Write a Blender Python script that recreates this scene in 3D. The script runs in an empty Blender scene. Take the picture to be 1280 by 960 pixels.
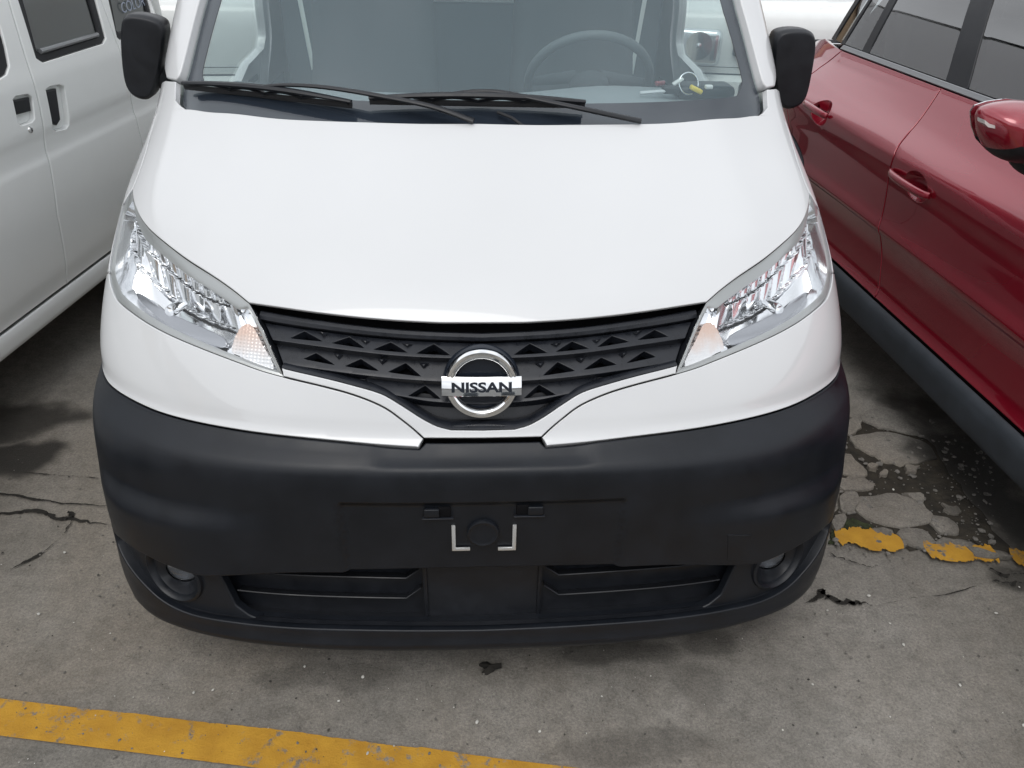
import bpy, bmesh, math, random
import numpy as np
from mathutils import Vector, Matrix
from mathutils.geometry import delaunay_2d_cdt
random.seed(4)
rng = np.random.default_rng(7)
scene = bpy.context.scene
COL = scene.collection

# ------------------------------------------------------------------ camera
FPX = 967.0
YAW, PITCH, ROLL = [math.radians(a) for a in (3.65, 32.07, 1.5)]
CAM = np.array([-.024, -1.156, 1.555])
_c, _s = math.cos, math.sin
CF = np.array([_s(YAW)*_c(PITCH), _c(YAW)*_c(PITCH), -_s(PITCH)])
CR = np.array([_c(YAW), -_s(YAW), 0.0])
CU = np.cross(CR, CF)
CR, CU = CR*_c(ROLL)+CU*_s(ROLL), -CR*_s(ROLL)+CU*_c(ROLL)
cd = bpy.data.cameras.new('camera'); cam = bpy.data.objects.new('camera', cd); COL.objects.link(cam)
M = Matrix(((CR[0], CU[0], -CF[0], CAM[0]), (CR[1], CU[1], -CF[1], CAM[1]), (CR[2], CU[2], -CF[2], CAM[2]), (0, 0, 0, 1)))
cam.matrix_world = M
cd.sensor_fit = 'HORIZONTAL'; cd.sensor_width = 36; cd.lens = FPX/1280*36
cd.clip_start = .02; cd.clip_end = 500
scene.camera = cam

# ------------------------------------------------------------------ sky, sun, exposure (overcast)
SUN_EL, SUN_ROT = math.radians(62), math.radians(200)
w = bpy.data.worlds.new('World'); scene.world = w; w.use_nodes = True
nt = w.node_tree; nt.nodes.clear()
out = nt.nodes.new('ShaderNodeOutputWorld'); bg = nt.nodes.new('ShaderNodeBackground')
sky = nt.nodes.new('ShaderNodeTexSky'); sky.sky_type = 'NISHITA'; sky.sun_disc = False
sky.sun_elevation = SUN_EL; sky.sun_rotation = SUN_ROT; sky.dust_density = 4.0; sky.air_density = 1.0
hs = nt.nodes.new('ShaderNodeHueSaturation'); hs.inputs['Saturation'].default_value = .22
mx = nt.nodes.new('ShaderNodeMix'); mx.data_type = 'RGBA'; mx.inputs[0].default_value = .72
mx.inputs[7].default_value = (8.7, 8.95, 9.35, 1)          # the even cloud layer
nt.links.new(sky.outputs[0], hs.inputs['Color']); nt.links.new(hs.outputs[0], mx.inputs[6])
# uneven cloud cover, the same all round
ctc = nt.nodes.new('ShaderNodeTexCoord'); cno = nt.nodes.new('ShaderNodeTexNoise'); cno.inputs['Scale'].default_value = 2.2; cno.inputs['Detail'].default_value = 5
nt.links.new(ctc.outputs['Generated'], cno.inputs['Vector'])
cmr = nt.nodes.new('ShaderNodeMapRange'); cmr.inputs[1].default_value = .35; cmr.inputs[2].default_value = .65; cmr.inputs[3].default_value = .76; cmr.inputs[4].default_value = 1.20
nt.links.new(cno.outputs[0], cmr.inputs[0])
cmu = nt.nodes.new('ShaderNodeVectorMath'); cmu.operation = 'SCALE'; nt.links.new(mx.outputs[2], cmu.inputs[0]); nt.links.new(cmr.outputs[0], cmu.inputs['Scale'])
nt.links.new(cmu.outputs[0], bg.inputs['Color']); bg.inputs['Strength'].default_value = .10
nt.links.new(bg.outputs[0], out.inputs[0])
sl = bpy.data.lights.new('sun', 'SUN'); sl.energy = .6; sl.angle = math.radians(35); sl.color = (1, .97, .93)
so = bpy.data.objects.new('sun', sl); COL.objects.link(so)
_d = Vector((math.sin(SUN_ROT)*math.cos(SUN_EL), math.cos(SUN_ROT)*math.cos(SUN_EL), math.sin(SUN_EL)))
so.rotation_euler = _d.to_track_quat('Z', 'Y').to_euler(); so.location = (0, 0, 12)
vs_ = scene.view_settings
vs_.view_transform = 'Standard'; vs_.look = 'None'; vs_.gamma = 1; vs_.exposure = 0.56

# ------------------------------------------------------------------ pixel rays
def ray(px, py):
    d = CF + CR*(px-640)/FPX - CU*(py-480)/FPX
    return d/np.linalg.norm(d)
def atx(px, py, x): d = ray(px, py); return CAM + d*(x-CAM[0])/d[0]
def aty(px, py, y): d = ray(px, py); return CAM + d*(y-CAM[1])/d[1]
def atz(px, py, z): d = ray(px, py); return CAM + d*(z-CAM[2])/d[2]
def projv(P):
    d = P-CAM; w_ = d@CF
    return np.stack([640+FPX*(d@CR)/w_, 480-FPX*(d@CU)/w_], -1)

# ------------------------------------------------------------------ materials
MATS = {}
def principled(name, col, rough=.5, metal=0, coat=0, spec=.5, bump=None, var=None, trans=0, ior=1.45):
    m = bpy.data.materials.new(name); m.use_nodes = True; MATS[name] = m
    t = m.node_tree; b = t.nodes['Principled BSDF']
    b.inputs['Base Color'].default_value = (*col, 1); b.inputs['Roughness'].default_value = rough
    b.inputs['Metallic'].default_value = metal; b.inputs['Coat Weight'].default_value = coat
    b.inputs['Coat Roughness'].default_value = .03
    b.inputs['Specular IOR Level'].default_value = spec
    b.inputs['Transmission Weight'].default_value = trans; b.inputs['IOR'].default_value = ior
    tc = t.nodes.new('ShaderNodeTexCoord')
    if var:   # (scale, amount, rough amount): uneven colour, dust and wear
        sc, am, ra = var
        n = t.nodes.new('ShaderNodeTexNoise'); n.inputs['Scale'].default_value = sc; n.inputs['Detail'].default_value = 6
        n.inputs['Roughness'].default_value = .65
        t.links.new(tc.outputs['Object'], n.inputs['Vector'])
        r = t.nodes.new('ShaderNodeMapRange'); r.inputs[1].default_value = .35; r.inputs[2].default_value = .7
        r.inputs[3].default_value = 1-am; r.inputs[4].default_value = 1+am
        t.links.new(n.outputs[0], r.inputs[0])
        mu = t.nodes.new('ShaderNodeVectorMath'); mu.operation = 'SCALE'; mu.inputs[0].default_value = col
        t.links.new(r.outputs[0], mu.inputs['Scale']); t.links.new(mu.outputs[0], b.inputs['Base Color'])
        if ra:
            r2 = t.nodes.new('ShaderNodeMapRange'); r2.inputs[1].default_value = .35; r2.inputs[2].default_value = .7
            r2.inputs[3].default_value = max(0, rough-ra); r2.inputs[4].default_value = rough+ra
            t.links.new(n.outputs[0], r2.inputs[0]); t.links.new(r2.outputs[0], b.inputs['Roughness'])
    if bump:
        sc, st, di = bump
        n = t.nodes.new('ShaderNodeTexNoise'); n.inputs['Scale'].default_value = sc; n.inputs['Detail'].default_value = 3
        t.links.new(tc.outputs['Object'], n.inputs['Vector'])
        bp = t.nodes.new('ShaderNodeBump'); bp.inputs['Strength'].default_value = st; bp.inputs['Distance'].default_value = di
        t.links.new(n.outputs[0], bp.inputs['Height']); t.links.new(bp.outputs[0], b.inputs['Normal'])
    return m
def thin_glass(name, tint, ior=1.5, rough=.01, body=0.0, bodycol=(.5, .55, .55)):
    m = bpy.data.materials.new(name); m.use_nodes = True; MATS[name] = m
    t = m.node_tree; t.nodes.clear()
    o = t.nodes.new('ShaderNodeOutputMaterial'); mixs = t.nodes.new('ShaderNodeMixShader')
    tr = t.nodes.new('ShaderNodeBsdfTransparent'); tr.inputs[0].default_value = (*tint, 1)
    gl = t.nodes.new('ShaderNodeBsdfGlossy'); gl.inputs['Roughness'].default_value = rough
    r0 = ((ior-1)/(ior+1))**2      # Schlick, the same from both sides of the pane
    lw = t.nodes.new('ShaderNodeLayerWeight'); lw.inputs[0].default_value = .5
    pw = t.nodes.new('ShaderNodeMath'); pw.operation = 'POWER'; t.links.new(lw.outputs['Facing'], pw.inputs[0]); pw.inputs[1].default_value = 5
    fr = t.nodes.new('ShaderNodeMath'); fr.operation = 'MULTIPLY_ADD'; t.links.new(pw.outputs[0], fr.inputs[0]); fr.inputs[1].default_value = (1-r0) if ior > 1 else 0; fr.inputs[2].default_value = r0
    t.links.new(fr.outputs[0], mixs.inputs[0])
    if body:
        df = t.nodes.new('ShaderNodeBsdfDiffuse'); df.inputs[0].default_value = (*bodycol, 1)
        m2 = t.nodes.new('ShaderNodeMixShader'); m2.inputs[0].default_value = body
        t.links.new(tr.outputs[0], m2.inputs[1]); t.links.new(df.outputs[0], m2.inputs[2]); t.links.new(m2.outputs[0], mixs.inputs[1])
    else:
        t.links.new(tr.outputs[0], mixs.inputs[1])
    t.links.new(gl.outputs[0], mixs.inputs[2]); t.links.new(mixs.outputs[0], o.inputs[0])
    return m
principled('white_paint', (.60, .61, .618), .30, 0, .9, .5, var=(1.5, .012, .0))
principled('lamp_satin', (.40, .41, .43), .20, .7)
principled('old_white_paint', (.88, .895, .885), .24, 0, .8, .5, var=(1.6, .02, 0))
principled('far_white_paint', (.74, .76, .75), .32, 0, .8, .5, var=(4, .03, .06))
principled('bumper_plastic', (.0085, .0105, .0145), .40, 0, 0, .42, bump=(1100, .22, .0007), var=(9, .22, .09))
principled('black_plastic', (.010, .0115, .015), .42, 0, 0, .5, bump=(700, .08, .0005), var=(20, .2, .08))
principled('grille_plastic', (.013, .015, .020), .34, 0, 0, .5, bump=(500, .08, .0005), var=(40, .25, .1))
principled('dark_void', (.006, .006, .007), .8, 0, 0, .1)
principled('chrome', (.88, .89, .9), .06, 1)
principled('reflector_chrome', (.90, .91, .92), .12, .95)
principled('lamp_rim', (.42, .43, .42), .28, .45, .5)
principled('lamp_plain', (.80, .81, .82), .24, .7)
def indicator_mat():
    m = principled('indicator_plastic', (.7, .7, .7), .18, .2, .6); t = m.node_tree; b = t.nodes['Principled BSDF']
    tc = t.nodes.new('ShaderNodeTexCoord'); sp = t.nodes.new('ShaderNodeSeparateXYZ'); t.links.new(tc.outputs['Object'], sp.inputs[0])
    n = t.nodes.new('ShaderNodeTexNoise'); n.inputs['Scale'].default_value = 60; t.links.new(tc.outputs['Object'], n.inputs['Vector'])
    ad = t.nodes.new('ShaderNodeMath'); ad.operation = 'MULTIPLY_ADD'; t.links.new(n.outputs[0], ad.inputs[0]); ad.inputs[1].default_value = .03; t.links.new(sp.outputs[2], ad.inputs[2])
    r = t.nodes.new('ShaderNodeValToRGB'); e = r.color_ramp.elements; e[0].position = .0; e[0].color = (.80, .80, .80, 1); e[1].position = 1; e[1].color = (.68, .36, .25, 1)
    q = e.new(.45); q.color = (.74, .56, .47, 1)
    mr = t.nodes.new('ShaderNodeMapRange'); t.links.new(ad.outputs[0], mr.inputs[0]); mr.inputs[1].default_value = .79; mr.inputs[2].default_value = .872
    t.links.new(mr.outputs[0], r.inputs[0]); t.links.new(r.outputs[0], b.inputs['Base Color'])
indicator_mat()
principled('silver_metal', (.62, .63, .63), .35, .6)
principled('letter_black', (.012, .016, .024), .25)
principled('amber', (.72, .52, .43), .22, .15, .6)
principled('clear_texture', (.80, .78, .76), .15, .35, .5)
principled('frit', (.030, .036, .050), .12, 0, 0, .5)
principled('rubber', (.018, .019, .022), .55)
principled('tyre', (.02, .02, .021), .8, bump=(200, .2, .001))
principled('rim_metal', (.5, .5, .51), .35, .8)
principled('dash', (.22, .245, .255), .7, bump=(400, .2, .001))
principled('interior_grey', (.055, .062, .068), .85, bump=(300, .2, .001))
principled('interior_trim', (.68, .73, .70), .7)
principled('partition', (.12, .15, .165), .7)
principled('red_paint', (.26, .006, .020), .26, .3, 1.0, .5, var=(1.5, .02, 0))
MATS['red_paint'].node_tree.nodes['Principled BSDF'].inputs['Coat IOR'].default_value = 1.7
principled('wheel_rubber', (.10, .115, .12), .6)
principled('cladding', (.040, .048, .058), .6, bump=(600, .15, .0008), var=(9, .2, .05))
principled('trim_grey', (.30, .31, .32), .3, .5)
principled('yellow_plastic', (.8, .6, .05), .4)
principled('sticker', (.36, .41, .50), .5)
principled('paper', (.75, .76, .74), .8)
thin_glass('windscreen_glass', (.92, .97, .97), 1.85, .006)
thin_glass('reflection_veil', (.96, .98, .98), 1.0, .3, .12, (.40, .58, .68))  # pale blue colour stands in for the dashboard reflection veiling the windscreen
thin_glass('side_glass', (.84, .90, .88), 1.7)
thin_glass('minivan_glass', (.50, .55, .55), 2.8)
thin_glass('tinted_glass', (.30, .33, .34), 3.3)
thin_glass('lens_clear', (.93, .94, .95), 1.42, .01)
thin_glass('fog_glass', (.85, .87, .9), 1.5)

# ------------------------------------------------------------------ mesh helpers
def link(name, me, mat, parent=None):
    o = bpy.data.objects.new(name, me); COL.objects.link(o)
    if mat: me.materials.append(MATS[mat] if isinstance(mat, str) else mat)
    if parent: o.parent = parent
    return o
def mk(name, V, Fc, mat, parent=None, ang=35):
    me = bpy.data.meshes.new(name); me.from_pydata([tuple(map(float, v)) for v in V], [], [tuple(map(int, q)) for q in Fc])
    bm = bmesh.new(); bm.from_mesh(me); bmesh.ops.recalc_face_normals(bm, faces=bm.faces); bm.to_mesh(me); bm.free()
    if ang:
        me.polygons.foreach_set('use_smooth', [True]*len(me.polygons)); me.set_sharp_from_angle(angle=math.radians(ang))
    return link(name, me, mat, parent)
def tag(o, label=None, cat=None, group=None, kind=None):
    for k, v in (('label', label), ('category', cat), ('group', group), ('kind', kind)):
        if v: o[k] = v
    return o
def empty(name, loc=(0, 0, 0), rz=0):
    o = bpy.data.objects.new(name, None); COL.objects.link(o); o.location = loc; o.rotation_euler = (0, 0, rz); o.empty_display_size = .1
    return o
def bbox(name, ctr, size, mat, parent=None, bev=.005, rot=None, seg=3, taper=None):
    bm = bmesh.new(); bmesh.ops.create_cube(bm, size=1)
    for v in bm.verts:
        v.co = Vector((v.co.x*size[0], v.co.y*size[1], v.co.z*size[2]))
        if taper:
            taper(v.co)
    if bev: bmesh.ops.bevel(bm, geom=list(bm.edges), offset=bev, segments=seg, profile=.5, affect='EDGES')
    mt = Matrix.Translation(Vector([float(c) for c in ctr]))
    if rot is not None: mt = mt @ rot.to_4x4()
    bm.transform(mt)
    me = bpy.data.meshes.new(name); bm.to_mesh(me); bm.free()
    me.polygons.foreach_set('use_smooth', [True]*len(me.polygons)); me.set_sharp_from_angle(angle=math.radians(50))
    return link(name, me, mat, parent)
def frame(fwd, up=(0, 0, 1)):
    fwd = Vector(fwd).normalized(); r = fwd.cross(Vector(up)).normalized(); u = r.cross(fwd)
    return Matrix((r, fwd, u)).transposed()      # local x right, y fwd, z up
def tube(name, path, rad, mat, parent=None, seg=10, flat=1.0, upv=(0, 0, 1)):
    P = [Vector(p) for p in path]; V = []; Fc = []
    R_ = rad if hasattr(rad, '__len__') else [rad]*len(P)
    for i, p in enumerate(P):
        t = (P[min(i+1, len(P)-1)]-P[max(i-1, 0)]).normalized()
        a = t.cross(Vector(upv)).normalized(); b = a.cross(t)
        for k in range(seg):
            th = 2*math.pi*k/seg; V.append(p + a*math.cos(th)*R_[i]*flat + b*math.sin(th)*R_[i])
    n = len(P)
    for i in range(n-1):
        for k in range(seg):
            k2 = (k+1) % seg; Fc.append((i*seg+k, i*seg+k2, (i+1)*seg+k2, (i+1)*seg+k))
    Fc.append(tuple(range(seg))); Fc.append(tuple((n-1)*seg+k for k in range(seg)))
    return mk(name, V, Fc, mat, parent, 40)
def lathe(name, prof, org, axis, mat, parent=None, seg=40, closed=False, ang=35, up=(0, 0, 1)):
    ax = Vector(axis).normalized(); a = ax.cross(Vector(up)).normalized(); b = a.cross(ax); o = Vector([float(c) for c in org]); V = []; Fc = []
    n = len(prof)
    for k in range(seg):
        th = 2*math.pi*k/seg; d = a*math.cos(th)+b*math.sin(th)
        for r, h in prof: V.append(o + d*r + ax*h)
    for k in range(seg):
        k2 = (k+1) % seg
        for i in range(n if closed else n-1):
            j = (i+1) % n; Fc.append((k*n+i, k*n+j, k2*n+j, k2*n+i))
    if not closed:
        if prof[0][0] > 1e-6: Fc.append(tuple(k*n for k in range(seg)))
        if prof[-1][0] > 1e-6: Fc.append(tuple(k*n+n-1 for k in range(seg)))
    return mk(name, V, Fc, mat, parent, ang)
def loft(name, secs, mat, parent=None, caps=False, ang=35, close=False):
    V = [p for s in secs for p in s]; n = len(secs[0]); Fc = []
    for i in range(len(secs)-1):
        for j in range(n if close else n-1):
            k = (j+1) % n; Fc.append((i*n+j, i*n+k, (i+1)*n+k, (i+1)*n+j))
    if caps: Fc.append(tuple(range(n))); Fc.append(tuple((len(secs)-1)*n+j for j in range(n)))
    return mk(name, V, Fc, mat, parent, ang)
def prism(name, poly, org, ax, ay, an, th, mat, parent=None, bev=0.0, ang=35):
    ax, ay, an, o = [Vector([float(c) for c in v]) for v in (ax, ay, an, org)]
    bm = bmesh.new(); vs = [bm.verts.new(o+ax*p[0]+ay*p[1]) for p in poly]
    f = bm.faces.new(vs); r = bmesh.ops.extrude_face_region(bm, geom=[f])
    for v in r['geom']:
        if isinstance(v, bmesh.types.BMVert): v.co += an*th
    bmesh.ops.recalc_face_normals(bm, faces=bm.faces)
    if bev: bmesh.ops.bevel(bm, geom=list(bm.edges), offset=bev, segments=2, profile=.5, affect='EDGES')
    me = bpy.data.meshes.new(name); bm.to_mesh(me); bm.free()
    me.polygons.foreach_set('use_smooth', [True]*len(me.polygons)); me.set_sharp_from_angle(angle=math.radians(ang))
    return link(name, me, mat, parent)
def text_mesh(name, body, size, extr, mat, mtx, parent=None, sx=1.0, bold=0.0):
    c = bpy.data.curves.new(name, 'FONT'); c.body = body; c.size = size; c.extrude = extr; c.align_x = 'CENTER'; c.align_y = 'CENTER'; c.offset = bold
    t = bpy.data.objects.new(name, c); COL.objects.link(t)
    me = bpy.data.meshes.new_from_object(t.evaluated_get(bpy.context.evaluated_depsgraph_get()))
    bpy.data.objects.remove(t); bpy.data.curves.remove(c)
    me.transform(Matrix.Diagonal((sx, 1, 1, 1))); me.transform(mtx); me.materials.clear()
    return link(name, me, mat, parent)

# ------------------------------------------------------------------ trimmed panels on a smooth surface
def normals(surf, a, b, sgn):
    h = .002
    da = surf(a+h, b)-surf(a-h, b); db = surf(a, b+h)-surf(a, b-h)
    n = np.cross(da, db)*sgn; return n/np.maximum(np.linalg.norm(n, axis=-1, keepdims=True), 1e-12)
def offs(surf, sgn, o):
    def g(a, b):
        a = np.asarray(a, float); b = np.asarray(b, float); a, b = np.broadcast_arrays(a, b)
        d = o(a, b) if callable(o) else o
        d = np.asarray(d)
        return surf(a, b)+normals(surf, a, b, sgn)*(d[..., None] if d.ndim else d)
    return g
def catmull(pts, n=6, closed=False):
    P = np.array(pts, float); m = len(P); o = []
    rngi = range(m if closed else m-1)
    for i in rngi:
        p1, p2 = P[i], P[(i+1) % m]
        p0 = P[(i-1) % m] if closed or i > 0 else 2*p1-p2
        p3 = P[(i+2) % m] if closed or i < m-2 else 2*p2-p1
        for k in range(n):
            t = k/n; o.append(.5*((2*p1)+(-p0+p2)*t+(2*p0-5*p1+4*p2-p3)*t*t+(-p0+3*p1-3*p2+p3)*t**3))
    if not closed: o.append(P[-1])
    return np.array(o)
def area2(L): return .5*np.sum(L[:, 0]*np.roll(L[:, 1], -1)-np.roll(L[:, 0], -1)*L[:, 1])
def inside(pts, L):
    x, y = pts[:, 0][:, None], pts[:, 1][:, None]; x1, y1 = L[:, 0][None], L[:, 1][None]
    x2, y2 = np.roll(L[:, 0], -1)[None], np.roll(L[:, 1], -1)[None]
    c = ((y1 > y) != (y2 > y)) & (x < (x2-x1)*(y-y1)/np.where(y2 == y1, 1e-12, y2-y1)+x1)
    return (c.sum(1) % 2) == 1
def segdist(pts, L):
    A = L; B = np.roll(L, -1, 0); d = B-A; l2 = np.maximum((d**2).sum(1), 1e-14)
    best = np.full(len(pts), 1e9)
    for i in range(0, len(pts), 2000):
        p = pts[i:i+2000, None, :]; t = np.clip(((p-A[None])*d[None]).sum(2)/l2[None], 0, 1)
        q = A[None]+t[..., None]*d[None]; best[i:i+2000] = np.sqrt(((p-q)**2).sum(2)).min(1)
    return best
def densify(L, surf, res):
    P = surf(L[:, 0], L[:, 1]); o = []
    for i in range(len(L)):
        j = (i+1) % len(L); k = max(1, int(math.ceil(np.linalg.norm(P[j]-P[i])/res)))
        for t in range(k): o.append(L[i]+(L[j]-L[i])*t/k)
    o = np.array(o); keep = [0]
    for i in range(1, len(o)):
        if np.abs(o[i]-o[keep[-1]]).max() > 2e-4: keep.append(i)
    if len(keep) > 3 and np.abs(o[keep[-1]]-o[0]).max() < 2e-4: keep.pop()
    return o[keep]
def panel(name, surf, sgn, outer, mat, parent=None, holes=(), th=.012, hth=None, res=.014, inset=.0015, bev=.0015, asc=1.0, hinset=None):
    loops = []
    for k, L in enumerate([outer]+list(holes)):
        L = np.array(L, float); a = area2(L)
        if (a < 0) == (k == 0): L = L[::-1]
        loops.append(densify(L, surf, res*.8))
    sc = np.array([asc, 1.0]); nb = [len(L) for L in loops]; NB = sum(nb)
    allb = np.concatenate(loops)
    lo, hi = allb.min(0), allb.max(0)
    mid = (lo+hi)/2
    # local metric for the grid
    ea = np.linalg.norm(surf(mid[0]+.01, mid[1])-surf(mid[0]-.01, mid[1]))/.02
    eb = np.linalg.norm(surf(mid[0], mid[1]+.01)-surf(mid[0], mid[1]-.01))/.02
    ea, eb = max(ea, .3), max(eb, .3)
    ga = np.arange(lo[0], hi[0], res/ea); gb = np.arange(lo[1], hi[1], res/eb*.866)
    A, B = np.meshgrid(ga, gb); A = A+(np.arange(len(gb)) % 2)[:, None]*res/ea*.5
    G = np.stack([A.ravel(), B.ravel()], 1)
    m = inside(G, loops[0])
    for L in loops[1:]: m &= ~inside(G, L)
    G = G[m]
    if len(G):
        met = np.array([ea, eb])
        d = np.min([segdist(G*met, L*met) for L in loops], axis=0); G = G[d > res*.45]
    met = np.array([ea, eb])
    pts = np.concatenate([allb, G]) if len(G) else allb
    edges = []; st = 0
    for n in nb:
        edges += [(st+i, st+(i+1) % n) for i in range(n)]; st += n
    vo, eo, fo, ov, oe, of = delaunay_2d_cdt([Vector((p[0]*met[0], p[1]*met[1])) for p in pts], edges, [], 0, 1e-7)
    V2 = np.array([(v[0]/met[0], v[1]/met[1]) for v in vo])
    FT = np.array([f for f in fo if len(f) == 3])
    cen = V2[FT].mean(1); m = inside(cen, loops[0])
    for L in loops[1:]: m &= ~inside(cen, L)
    FT = FT[m]
    P = surf(V2[:, 0], V2[:, 1]); N = normals(surf, V2[:, 0], V2[:, 1], sgn)
    bmap = {}
    for i, o in enumerate(ov):
        for q in o:
            if q < NB: bmap[q] = i
    # boundary frame
    verts = list(P); norms = list(N); faces = []
    fn = np.cross(P[FT[:, 1]]-P[FT[:, 0]], P[FT[:, 2]]-P[FT[:, 0]])
    flip = (fn*N[FT[:, 0]]).sum(1) < 0
    FT[flip] = FT[flip][:, ::-1]
    faces += [tuple(int(x) for x in f) for f in FT]
    st = 0
    for k, n in enumerate(nb):
        ids = [bmap.get(st+i) for i in range(n)]; st += n
        L = loops[k]; tng2 = np.roll(L, -1, 0)-np.roll(L, 1, 0)
        PB = surf(L[:, 0], L[:, 1]); NN = normals(surf, L[:, 0], L[:, 1], sgn)
        T3 = np.roll(PB, -1, 0)-np.roll(PB, 1, 0); O3 = np.cross(T3, NN); O3 /= np.maximum(np.linalg.norm(O3, axis=1, keepdims=True), 1e-9)
        o2 = np.stack([tng2[:, 1], -tng2[:, 0]], 1); o2 /= np.maximum(np.linalg.norm(o2, axis=1, keepdims=True), 1e-9)
        tst = surf(L[:, 0]+o2[:, 0]*.002, L[:, 1]+o2[:, 1]*.002)-PB
        if np.sum((tst*O3).sum(1)) < 0: O3 = -O3
        ins = inset if (k == 0 or hinset is None) else hinset
        depth = th if (k == 0 or hth is None) else hth
        base = len(verts)
        for i in range(n):
            if ids[i] is not None: verts[ids[i]] = PB[i]-O3[i]*(ins+bev)
        for r_ in (1, 2, 3):
            for i in range(n):
                b0 = PB[i]-O3[i]*(ins+bev)
                if r_ == 1: verts.append(b0+O3[i]*bev*.7-NN[i]*bev*.3); q = (NN[i]+O3[i])
                elif r_ == 2: verts.append(b0+O3[i]*bev-NN[i]*bev); q = O3[i]
                else: verts.append(b0+O3[i]*bev-NN[i]*depth); q = O3[i]
                norms.append(q/np.linalg.norm(q))
        for i in range(n):
            j = (i+1) % n
            rows = [ids, [base+x for x in range(n)], [base+n+x for x in range(n)], [base+2*n+x for x in range(n)]]
            for r_ in range(3):
                q = (rows[r_][i], rows[r_][j], rows[r_+1][j], rows[r_+1][i])
                if None in q or len(set(q)) < 4: continue
                qp = [np.array(verts[x]) for x in q]; f_ = np.cross(qp[2]-qp[0], qp[3]-qp[1])
                if f_@np.array(norms[q[2]]) < 0: q = q[::-1]
                faces.append(q)
    me = bpy.data.meshes.new(name); me.from_pydata([tuple(map(float, v)) for v in verts], [], faces)
    me.polygons.foreach_set('use_smooth', [True]*len(me.polygons))
    me.normals_split_custom_set_from_vertices([tuple(map(float, v)) for v in norms])
    return link(name, me, mat, parent)

# ================================================================== THE WHITE DELIVERY VAN
# body surface: horizontal sections (superellipse nose running into straight flanks), one row per height:
# z, nose y on the centre line, half width, nose depth, squareness
VT = np.array([
    (.122, .026, .700, .27, 2.75), (.137, -.008, .768, .262, 2.7), (.165, -.024, .815, .26, 2.65), (.205, -.021, .838, .27, 2.62),
    (.300, -.006, .852, .30, 2.7), (.386, .002, .856, .328, 2.8), (.500, .003, .859, .38, 2.85), (.580, .003, .861, .42, 2.8),
    (.610, .006, .862, .435, 2.72), (.628, .014, .863, .45, 2.58), (.642, .036, .8635, .46, 2.48), (.660, .063, .864, .462, 2.50),
    (0.7, 0.0873, 0.8642, 0.4443, 2.52),
    (0.78, 0.1372, 0.8587, 0.4444, 2.45),
    (0.85, 0.1918, 0.8507, 0.4498, 2.38),
    (0.9, 0.264, 0.8468, 0.4395, 2.35),
    (0.95, 0.3508, 0.8413, 0.4122, 2.433),
    (1, 0.4477, 0.833, 0.3974, 2.326),
    (1.06, 0.569, 0.8234, 0.3783, 2.222),
    (1.12, 0.6826, 0.8168, 0.3375, 2.226),
    (1.2, 0.7937, 0.8084, 0.2918, 2.288),
    (1.35, 0.9949, 0.796, 0.2813, 2.394),
    (1.6, 1.33, 0.7517, 0.2807, 2.398),
    (1.74, 1.53, 0.7173, 0.2803, 2.399),
])
def pchip(xs, ys):
    h = np.diff(xs); d = np.diff(ys)/h; m = np.zeros_like(ys); m[0] = d[0]; m[-1] = d[-1]
    for i in range(1, len(xs)-1):
        if d[i-1]*d[i] > 0:
            w1 = 2*h[i]+h[i-1]; w2 = h[i]+2*h[i-1]; m[i] = (w1+w2)/(w1/d[i-1]+w2/d[i])
    def fn(x):
        x = np.clip(x, xs[0], xs[-1]); i = np.clip(np.searchsorted(xs, x)-1, 0, len(xs)-2); t = (x-xs[i])/h[i]
        return (2*t**3-3*t**2+1)*ys[i]+(t**3-2*t**2+t)*h[i]*m[i]+(-2*t**3+3*t**2)*ys[i+1]+(t**3-t**2)*h[i]*m[i+1]
    return fn
_zz = np.arange(.10, 1.80, .001)
def _smooth(f, sig):
    y = f(_zz); lo = f(np.array([.15]))[0]
    x = np.arange(-60, 61); o = np.zeros_like(y)
    k0 = np.exp(-(x/sig[0])**2/2); k0 /= k0.sum(); k1 = np.exp(-(x/sig[1])**2/2); k1 /= k1.sum()
    yp = np.pad(y, 60, mode='reflect', reflect_type='odd')
    a = np.convolve(yp, k0, 'valid'); b = np.convolve(yp, k1, 'valid')
    w_ = np.clip((_zz-.68)/.06, 0, 1); return a*(1-w_)+b*w_
_tabs = [_smooth(pchip(VT[:, 0], VT[:, k]), s) for k, s in ((1, (3.5, 16)), (2, (12, 25)), (3, (18, 30)), (4, (22, 30)))]
fF, fW, fA, fp = [(lambda z, t=t: np.interp(z, _zz, t)) for t in _tabs]
def S(u, z):
    u = np.asarray(u, float); z = np.asarray(z, float); u, z = np.broadcast_arrays(u, z)
    a = np.clip(np.abs(u), 0, 1)*np.pi/2; p = fp(z); sn = np.sin(a); cs = np.maximum(np.cos(a), 0)
    r = (sn**p+cs**p)**(1/p)
    x = fW(z)*sn/r*np.sign(u); y = fF(z)+fA(z)*(1-cs/r)+np.maximum(np.abs(u)-1, 0)
    return np.stack([x, y, z], -1)
def side_u(y, z): return 1+np.asarray(y)-fF(z)-fA(z)
_UG, _ZG = np.meshgrid(np.linspace(-1.0, 1.0, 401), np.linspace(.124, 1.5, 361))
_PG = S(_UG, _ZG); _QG = projv(_PG)
_NG = np.cross(np.gradient(_PG, axis=1), np.gradient(_PG, axis=0)); _FAC = np.einsum('ijk,ijk->ij', _NG, _PG-CAM) < 0
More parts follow.
